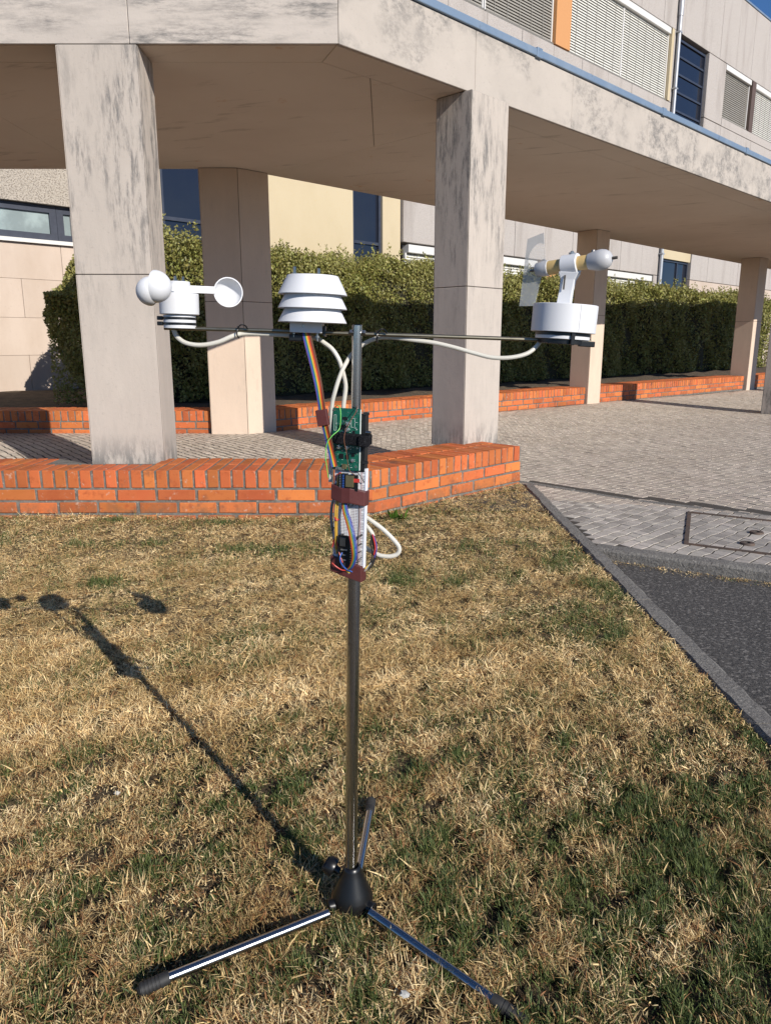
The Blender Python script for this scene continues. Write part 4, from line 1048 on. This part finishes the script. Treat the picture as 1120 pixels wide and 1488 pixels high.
for x_, y_ in ((490, 675), (521, 677), (488, 595), (521, 595)):
    local("mounting_hole", MB().lathe([(.0012, 0), (.0021, 0), (.0021, .0004), (.0012, .0004)], 14, Matrix.Translation((bx(x_), 0, bz(y_))) @ Matrix.Rotation(R(90), 4, 'X')), m_pad, pc)
sm = MB(); sk = MB(); random.seed(5)
for i in range(64):
    x_, y_ = random.uniform(488, 524), random.uniform(597, 679)
    if 633 < y_ < 645: continue
    a, b = random.choice(((.0007, .0004), (.0005, .0009), (.0006, .0006)))
    sm.box(bx(x_) - a, bx(x_) + a, -.0007, 0, bz(y_) - b, bz(y_) + b)
for i in range(22):
    x_, y_ = random.uniform(488, 522), random.uniform(598, 680)
    sk.box(bx(x_), bx(x_) + random.uniform(.001, .004), -.00012, 0, bz(y_), bz(y_) + .0005)
for k in range(12): sm.box(bx(489.5 + (k % 2) * 2) - .0006, bx(489.5 + (k % 2) * 2) + .0006, -.0007, 0, bz(655 + k * 1.6) - .0004, bz(655 + k * 1.6) + .0004)
for x0, x1, y0, y1 in ((513, 518, 606, 619), (488, 491, 602, 625)):
    for a, b, c, d in ((x0, x1, y0, y0 + .4), (x0, x1, y1, y1 + .4), (x0, x0 + .4, y0, y1), (x1, x1 + .4, y0, y1)): sk.box(bx(a), bx(b), -.0001, 0, bz(d), bz(c))
o = local("solder_parts", sm, m_pad, pc); o['kind'] = 'stuff'
o = local("silkscreen", sk, m_silk, pc); o['kind'] = 'stuff'
local("inductor", MB().lathe([(0, 0), (.0026, 0), (.003, .0012), (.003, .0022), (0, .0024)], 16, Matrix.Translation((bx(516.5), 0, bz(668))) @ Matrix.Rotation(R(90), 4, 'X')), m_pad, pc, smooth=True)
strap = thing("velcro_strap", "fuzzy black hook-and-loop strap holding the green board to the pole", "strap", (-0.0574, 1.1650, 0.8988), (0, R(2.5), YAW))
local("band", MB().prism([(-.0255, -.004), (-.022, -.007), (.022, -.009), (.0305, -.0075), (.0335, -.002), (.032, .020), (-.024, .022)], -.0085, .0085), m_velcro, strap, bevel=.002)
local("strap_tongue", MB().prism([(.020, -.0125), (.031, -.0115), (.0355, -.006), (.0345, .002), (.031, -.006), (.021, -.0085)], -.0092, .0088), m_velcro, strap, bevel=.002)
local("strap_screw", MB().cyl((.030, -.004, .0135), (.038, -.004, .0135), .003, .0026, 12), m_steel, strap, smooth=True)
wire(pc, "green_wire", [(-0.0779, 1.1600, 0.9487), (-0.0744, 1.1550, 0.9523), (-0.0699, 1.1500, 0.9486), (-0.0689, 1.1480, 0.9361), (-0.0701, 1.1480, 0.9202), (-0.0733, 1.1460, 0.9141), (-0.0828, 1.1430, 0.9059), (-0.0904, 1.1430, 0.8942), (-0.0931, 1.1460, 0.8755), (-0.0916, 1.1500, 0.8553), (-0.0901, 1.1550, 0.8391)], .0007, wm("lime"), 6)
wire(pc, "brown_wire", [(-0.0441, 1.1680, 0.9502), (-0.0457, 1.1520, 0.9421), (-0.0541, 1.1470, 0.9288), (-0.0616, 1.1450, 0.9142), (-0.0638, 1.1430, 0.8995), (-0.0609, 1.1460, 0.8830), (-0.0592, 1.1500, 0.8662), (-0.0562, 1.1520, 0.8506), (-0.0488, 1.1550, 0.8435)], .0007, wm("brown"), 6)

# ------------------------------------------------------------------ breadboard
bb = thing("breadboard", "long white breadboard with dev boards and maroon tape on the pole", "breadboard", (-0.0615, 1.1680, 0.6888), (R(-3), R(1), YAW))
bw, bh = .0275, .163
local("plate", MB().box(-bw, bw, 0, .0095, 0, bh), m_board, bb, bevel=.0006)
def qx(px): return (px - 507.5) / 22 * bw
def qz(py): return (823 - py) / 139 * bh
hol = MB()
xs_ = [s_ * (.0036 + .00254 * k) for s_ in (-1, 1) for k in range(5)]
for r_ in range(62):
    z = .0035 + r_ * .00254
    for x in xs_ + ([-.0215, -.0241, .0215, .0241] if r_ % 6 != 5 else []):
        hol.add([(x - .0007, -.0001, z - .0007), (x + .0007, -.0001, z - .0007), (x + .0007, -.0001, z + .0007), (x - .0007, -.0001, z + .0007)], [(0, 1, 2, 3)])
o = local("contact_holes", hol, m_hole, bb); o['kind'] = 'stuff'
local("centre_groove", MB().box(-.0013, .0013, -.00012, .001, .002, bh - .002), m_silk, bb)
for x, cn in ((-.0258, "red"), (-.0198, "blue"), (.0198, "red"), (.0258, "blue")):
    local("rail_line", MB().box(x - .0002, x + .0002, -.00015, .0005, .004, bh - .004), wm(cn), bb)
local("rail_groove", MB().box(.0180, .0186, -.00012, .001, .001, bh - .001), m_hole, bb)
def bbx(name, px0, px1, py0, py1, y0, y1, m, parent=None, **k):
    return local(name, MB().box(qx(px0), qx(px1), y0, y1, qz(py1), qz(py0)), m, parent or bb, **k)
random.seed(3)
d1_ = bbx("dev_board", 495, 522, 692, 714, -.0125, -.0110, m_black)
bbx("header_strip", 496, 505, 692, 712, -.011, -.0002, m_black, d1_)
can1 = bbx("metal_can", 506, 517, 693, 709, -.0150, -.0126, m_gold, d1_, bevel=.0004)
for k in range(8): bbx("pin", 497.5, 499, 693 + k * 2.3, 694 + k * 2.3, -.0145, -.0126, m_pad, d1_); bbx("pin", 501.5, 503.5, 693 + k * 2.3, 694 + k * 2.3, -.0145, -.0126, wm("blue"), d1_)
local("red_jumper", MB().prism([(qx(517), -.0140), (qx(524), -.0128), (qx(524), -.011), (qx(517), -.0126)], qz(702), qz(697)), wm("red"), bb)
d2_ = bbx("dev_board", 497, 518, 777, 822, -.0125, -.0110, m_black)
bbx("header_strip", 498, 501, 777, 820, -.011, -.0002, m_black, d2_); bbx("header_strip", 514, 517, 777, 820, -.011, -.0002, m_black, d2_)
bbx("metal_can", 500, 508, 780, 792, -.0150, -.0126, m_steel, d2_, bevel=.0004)
bbx("usb_socket", 503, 509, 815, 822, -.0155, -.0126, m_steel, d2_)
for k in range(6): bbx("chip", 499 + random.uniform(0, 8), 502 + random.uniform(6, 10), 796 + k * 3.6, 798 + k * 3.6, -.0136, -.0126, m_black if k % 2 else m_pad, d2_)
for k in range(12): bbx("pin", 514.5, 516.5, 778 + k * 3.4, 779.3 + k * 3.4, -.0145, -.0126, m_pad, d2_)
# tape bands round board and pole
tp = local("tape_band", MB().prism([(-bw - .0012, -.0105), (-.008, -.0150), (.006, -.0152), (bw + .0012, -.0065), (bw + .0014, .012), (.012, .040), (-.02, .040), (-bw - .0012, .012)], qz(731.5), qz(711)), m_tape, bb, bevel=.0012)
for v in tp.data.vertices:
    v.co.z += .0022 * math.sin(v.co.x * 130) - .10 * v.co.x
tp2 = local("tape_band", MB().prism([(-bw - .002, -.006), (-.005, -.0095), (bw - .001, -.007), (bw, .012), (.012, .040), (-.02, .040), (-bw - .002, .012)], qz(837), qz(815)), m_tape, bb, bevel=.0012)
for v in tp2.data.vertices:
    v.co.z += (-.16 * v.co.x) + .003 * math.sin(v.co.x * 170 + 1)

def lw(name, pts, r, c): return local(name, MB().tube([(qx(p[0]), p[2], qz(p[1])) for p in pts], r, 7, 6), wm(c), bb, smooth=True)
lw("ochre_wire", [(491, 731, -.006), (490.5, 745, -.008), (491, 765, -.008), (491.5, 785, -.007), (491, 800, -.004)], .0016, "ochre")
lw("ochre_wire", [(493.5, 731, -.006), (493, 748, -.0075), (493, 768, -.0075), (493, 790, -.006), (492, 806, -.003)], .0014, "ochre")
lw("ochre_wire", [(493, 712, -.008), (493.5, 700, -.009), (494, 693, -.004)], .0015, "ochre")
lw("ochre_wire", [(496, 712, -.008), (496, 702, -.009), (497, 692, -.004)], .0013, "yellow")
lw("red_wire", [(488, 703, -.003), (491, 695, -.007), (496, 691, -.004)], .0008, "red")
lw("red_wire", [(486, 797, -.004), (490, 783, -.006), (494, 790, -.008), (499, 803, -.012), (504, 815, -.013), (506, 823, -.010)], .0011, "red")
lw("red_wire", [(490, 753, -.008), (493, 757, -.010), (495, 756, -.006)], .0015, "red")
lw("black_wire", [(486, 773, -.005), (489, 768, -.009), (492, 772, -.006)], .0012, "black")
lw("black_wire", [(507, 735, -.001), (508, 737, -.006), (513, 736, -.006), (513, 732, -.001)], .0006, "black")
lw("black_wire", [(516, 785, -.013), (520, 783, -.012), (525, 777, -.010), (527, 775, -.004)], .0014, "black")
lw("black_wire", [(515, 797, -.013), (520, 794, -.012), (524, 790, -.010), (526, 788, -.002)], .0011, "black")
lw("black_wire", [(514, 808, -.013), (518, 805, -.012), (523, 800, -.010), (526, 799, -.002)], .0008, "black")
lw("grey_wire", [(515, 812, -.013), (520, 814, -.011), (526, 812, -.008), (528, 806, -.002)], .0006, "black")
lw("grey_wire", [(513, 690, -.004), (519, 689, -.006), (525, 695, -.008), (528, 702, -.004)], .0006, "black")
lw("brown_wire", [(521, 733, -.001), (521.5, 760, -.0008), (521, 790, -.0008), (521.5, 818, -.001)], .0005, "brown")
lw("grey_cable", [(486, 725, .004), (481.5, 738, .004), (480.5, 756, .004), (483, 774, .004), (486, 790, .006)], .0024, "grey")
cols_ = ["red", "orange", "yellow", "green", "blue", "blue", "purple"]
cen = [(501.5, 729, -.006), (506, 742, -.014), (514, 757, -.021), (520, 773, -.025), (524, 790, -.027), (524, 804, -.025), (519, 817, -.020), (513, 824, -.015)]
rbn = thing("ribbon_cable", "rainbow ribbon cable arching over the front of the white breadboard", "ribbon cable", (-0.0568, 1.1400, 0.7465), (R(-3), R(1), YAW))
off = bb.matrix_basis.inverted() @ Vector((-0.0568, 1.1400, 0.7465))
for i, cn in enumerate(cols_):
    o_ = (i - 3) * .00148
    pts_ = []
    for k, (a, b, c) in enumerate(cen):
        t = k / (len(cen) - 1)
        sx = .75 + .35 * math.sin(math.pi * min(t * 1.2, 1)); 
        pts_.append(Vector((qx(a) + o_ * sx, c + .0010 * abs(i - 3) * .4, qz(b) + o_ * .35 * (1 - t))) - off)
    local("strand", MB().tube(pts_, .00079, 6, 6), wm(cn), rbn, smooth=True)

# ================================================================== GRASS
_nr = np.random.default_rng(5)
_na, _nf, _np = _nr.random(16) * 2 * np.pi, 1.6 * 2.6 ** _nr.random(16) * np.repeat([1, 2], 8), _nr.random(16) * 2 * np.pi
def nz(x, y, s=1.0):
    v = np.zeros_like(x)
    for a_, f_, p_ in zip(_na, _nf, _np): v = v + np.sin(s * f_ * (np.cos(a_) * x + np.sin(a_) * y) + p_) / (f_ ** .5)
    return v / 2.6
def lawn_pts(n, x0, x1, y0, y1):
    x = x0 + (x1 - x0) * rng.random(n); y = y0 + (y1 - y0) * rng.random(n)
    ok = (x < 1.018 - .0) & ((x < -.08) & (y < 4.415) | (x >= -.08) & (y < x + 4.49)) & (np.abs(x) < .62 * y + .75)
    return x[ok], y[ok]
TUFT = [(0.07, 4.33, .13, .09), (.33, 4.55, .20, .10), (-2.25, 4.33, .28, .05), (-1.55, 4.32, .16, .06), (-1.0, 4.28, .16, .07), (-.45, 4.32, .2, .07), (-1.75, 3.75, .3, .10), (-1.2, 3.78, .22, .09), (.78, 3.45, .16, .22), (.55, 3.7, .25, .12),
        (.75, 2.65, .16, .20), (.9, 3.05, .10, .15), (-2.3, 3.9, .25, .1), (.3, 4.25, .2, .12), (-.2, 4.1, .3, .08), (.93, 5.2, .07, .12), (.62, 3.2, .12, .1), (-.6, 3.7, .3, .1), (.2, 3.2, .2, .15), (-1.3, 3.1, .2, .1)]
def tuftness(x, y):
    v = np.zeros_like(x)
    for a, b, sx, sy in TUFT: v = np.maximum(v, np.exp(-(((x - a) / sx) ** 2 + ((y - b) / sy) ** 2)))
    return v
Vs, Cs, Vt, Ct = [], [], [], []
def blades(x, y, scale, far):
    # the blades stand in little clumps with bare gaps between
    q = nz(x + .7, y - .3, 20.0) + .8 * nz(y - 1.3, x + 2.1, 40.0)
    keep = rng.random(len(x)) < np.clip(.78 + (.60 + .25 * np.clip(2 - y, 0, 1)) * q, .14, 1)
    x, y, q = x[keep], y[keep], q[keep]
    n = len(x)
    near = np.clip((2.0 - y + .14 * nz(x, y, 2.0) + .10 * x) / 0.6, 0, 1)
    g_ = 0.08 + 0.50 * near * np.clip(.72 + .55 * (x + .1), .3, 1.1) + 0.06 * nz(x, y, 1.2) * (.5 + near) + 0.16 * nz(x + 3, y - 2, 4.0) + 0.30 * nz(x - 5, y + 1, 15.0) * (.35 + near) + .50 * tuftness(x, y) * np.clip(.75 + 1.1 * nz(x, y, 5.0), 0, 1.5) * (1 - .3 * near)
    g_ += 0.22 * np.clip(1 - np.abs(x - .75) / .5, 0, 1) * np.clip(1 - np.abs(y - 2.5) / .9, 0, 1)
    green = rng.random(n) < np.clip(g_, .02, .92)
    az = rng.random(n) * 2 * np.pi
    ln = np.where(green, .013 + .021 * rng.random(n), .012 + .031 * rng.random(n) ** 2.2) * (1 + .25 * nz(x, y, 3)) * np.clip(1 + .35 * q, .6, 1.4) * np.where(green, 1, 1 - .22 * near)
    ln *= .87
    ln *= np.where(green & (tuftness(x, y) > .35), 1.4, 1.0)
    flat = np.clip((y - 1.5) / 1.2, 0, 1)
    lean = np.where(green, R(5) + R(50) * rng.random(n), R(20) + R(30) * flat + (R(72) - R(28) * flat) * rng.random(n) ** .8)
    wd = np.where(green, .0006 + .0006 * rng.random(n), .00038 + .00085 * rng.random(n) ** 2.2) * scale
    dx, dy = np.cos(az), np.sin(az)
    px, py = -dy, dx
    z0 = np.where(green, -.006, -.004 + .016 * rng.random(n) ** 2) + .006 * np.sin(3.1 * x + 1.7 * y) * .9
    edge = np.clip((1.02 - x) / .05, 0, 1)
    ln = ln * (.5 + .5 * edge)
    l1 = ln * .5
    bend = R(34) * rng.random(n) ** 1.5
    def pt(base, l, a): return base + np.stack([dx * np.sin(a) * l, dy * np.sin(a) * l, np.cos(a) * l], 1)
    B = np.stack([x, y, z0], 1)
    Mi = pt(B, l1, lean); a2 = np.minimum(lean + bend, np.where(green, R(100), R(112)))
    T = pt(Mi, ln * .5, a2); T[:, 2] = np.maximum(T[:, 2], .002)
    sd_ = np.stack([px, py, rng.normal(0, .4, n)], 1)
    w1 = sd_ * wd[:, None]
    V = np.stack([B - w1, B + w1, Mi + w1 * .85, Mi - w1 * .85, T], 1)
    r = rng.random(n)[:, None]; b = (.60 + .62 * rng.random(n))[:, None]
    tone = (.5 + .5 * nz(x - 2, y + 5, 7.0))[:, None]
    dry = (np.array([.70, .475, .205]) * (1 - r) + np.array([.92, .745, .43]) * r) * b * (.76 + .42 * tone) * np.array([1.0, .97, .9]) ** (2 * (1 - tone))
    brown = np.array([.26, .125, .05]) * b
    dry = dry * (1 - .16 * near[:, None])
    dry = np.where((rng.random(n) < .16 + .12 * near)[:, None], brown, dry)
    gr = (np.array([.050, .088, .026]) * (1 - r) + np.array([.15, .175, .050]) * r) * b
    c = np.where(green[:, None], gr, dry)
    if far: V = np.stack([B - w1, B + w1, T], 1)
    (Vt if far else Vs).append(V.reshape(-1, 3)); (Ct if far else Cs).append(np.repeat(c, 3 if far else 5, 0))
for n, x0, x1, y0, y1, sc, far in ((400000, -1.3, 1.02, .62, 1.55, 1.0, 0), (380000, -1.9, 1.02, 1.55, 2.5, 1.15, 0), (290000, -2.6, 1.02, 2.5, 3.5, 1.5, 1), (290000, -3.2, 1.02, 3.5, 5.5, 1.9, 1)):
    x, y = lawn_pts(n, x0, x1, y0, y1)
    blades(x, y, sc, far)
# extra tufts of taller living grass
for a, b, sx, sy in TUFT:
    n = 90; x = a + rng.normal(0, sx * .8, n); y = b + rng.normal(0, sy * .55, n)
    ok = (x < 1.0) & ((x < -.08) & (y < 4.41) | (x >= -.08) & (y < x + 4.485)); x, y = x[ok], y[ok]
    blades(x, y, 1.9, 0)
# a fringe of taller grass leaning on the foot of the brick wall
n = 5200; t = rng.random(n); x = -3.2 + 4.2 * t; y = np.where(x < -.08, 4.405, x + 4.475) - np.abs(rng.normal(0, .035, n))
ok = rng.random(n) < np.clip(.45 + .8 * nz(x, x * 0 + 1.0, 3.0), .05, 1)
kb = len(Vs); blades(x[ok], y[ok], 1.9, 0); Vs[kb][:, 2] = np.maximum(Vs[kb][:, 2], 0) * 1.7 - .004
# straw blown against the kerb and onto the asphalt
n = 3800; t = rng.random(n) ** .8 * 1.9; xk = 1.09 + t
yk = 3.70 - .565 * (xk - 1.06) - .02 - np.abs(rng.normal(0, .038, n)) * (1.3 - .4 * t)
kb = len(Vs)
blades(xk, yk, 1.6, 0); Vs[kb][:, 2] = Vs[kb][:, 2] * .6 - .040
V5, V3 = np.concatenate(Vs), np.concatenate(Vt)
V = np.concatenate([V5, V3]); C_ = np.concatenate(Cs + Ct); n5, n3 = len(V5) // 5, len(V3) // 3
base = (np.arange(n5) * 5)[:, None]
F = np.concatenate([base + np.array([[0, 1, 2]]), base + np.array([[0, 2, 3]]), base + np.array([[3, 2, 4]]), len(V5) + np.arange(n3 * 3).reshape(n3, 3)])
o = put("dry_grass", fast_mesh("dry_grass", V, F, m_grass, C_)); o['kind'] = 'stuff'

# small pale scraps lying in the grass, a weed at the foot of the wall
def lump(name, label, loc, r):
    mb = MB(); random.seed(int(loc[0] * 1000) & 255)
    mb.lathe([(0, 0), (r * .8, .1 * r), (r, .5 * r), (r * .7, .9 * r), (0, 1.05 * r)], 9)
    mb.v = [tuple(Vector(v) * random.uniform(.75, 1.2)) for v in mb.v]
    o = obj(name, mb, m_scrap, None, smooth=True); o.location = loc
    tag(o, label, "scrap")
lump("white_scrap", "small white scrap lying in the grass before the tripod base", (0.0310, 0.9906, 0.0220), .008)
lump("white_scrap", "tiny pale scrap in the dry grass left of the pole's shadow", (-0.6297, 1.5542, 0.0100), .007)
wd_ = thing("weed", "bright green leafy weed at the foot of the brick wall, right of the breadboard", "weed", (0.07, 4.36, 0))
mb = MB(); random.seed(9)
for i in range(46):
    a = random.uniform(0, 6.28); L_ = random.uniform(.05, .12); el = R(random.uniform(15, 80)); bx0 = random.uniform(-.05, .05)
    d = Vector((math.cos(a) * math.cos(el), math.sin(a) * math.cos(el) * .7 - .1, math.sin(el))); s_ = d.cross(Vector((0, 0, 1))).normalized() * random.uniform(.006, .011)
    p0 = Vector((bx0, random.uniform(-.03, .02), 0)); p1 = p0 + d * L_ * .55; p2 = p0 + d * L_ - Vector((0, 0, L_ * .18))
    mb.add([p0 - s_ * .3, p0 + s_ * .3, p1 + s_, p1 - s_, p2], [(0, 1, 2, 3), (3, 2, 4)])
obj("leaf_rosette", mb, mat("leaf_weed", (.10, .20, .025), .5, rand='island', rand_amt=.3, layers=[(40, (1, 1, 1), 0, .5, .7, (.06, .13, .02), .6)]), wd_)['kind'] = 'stuff'
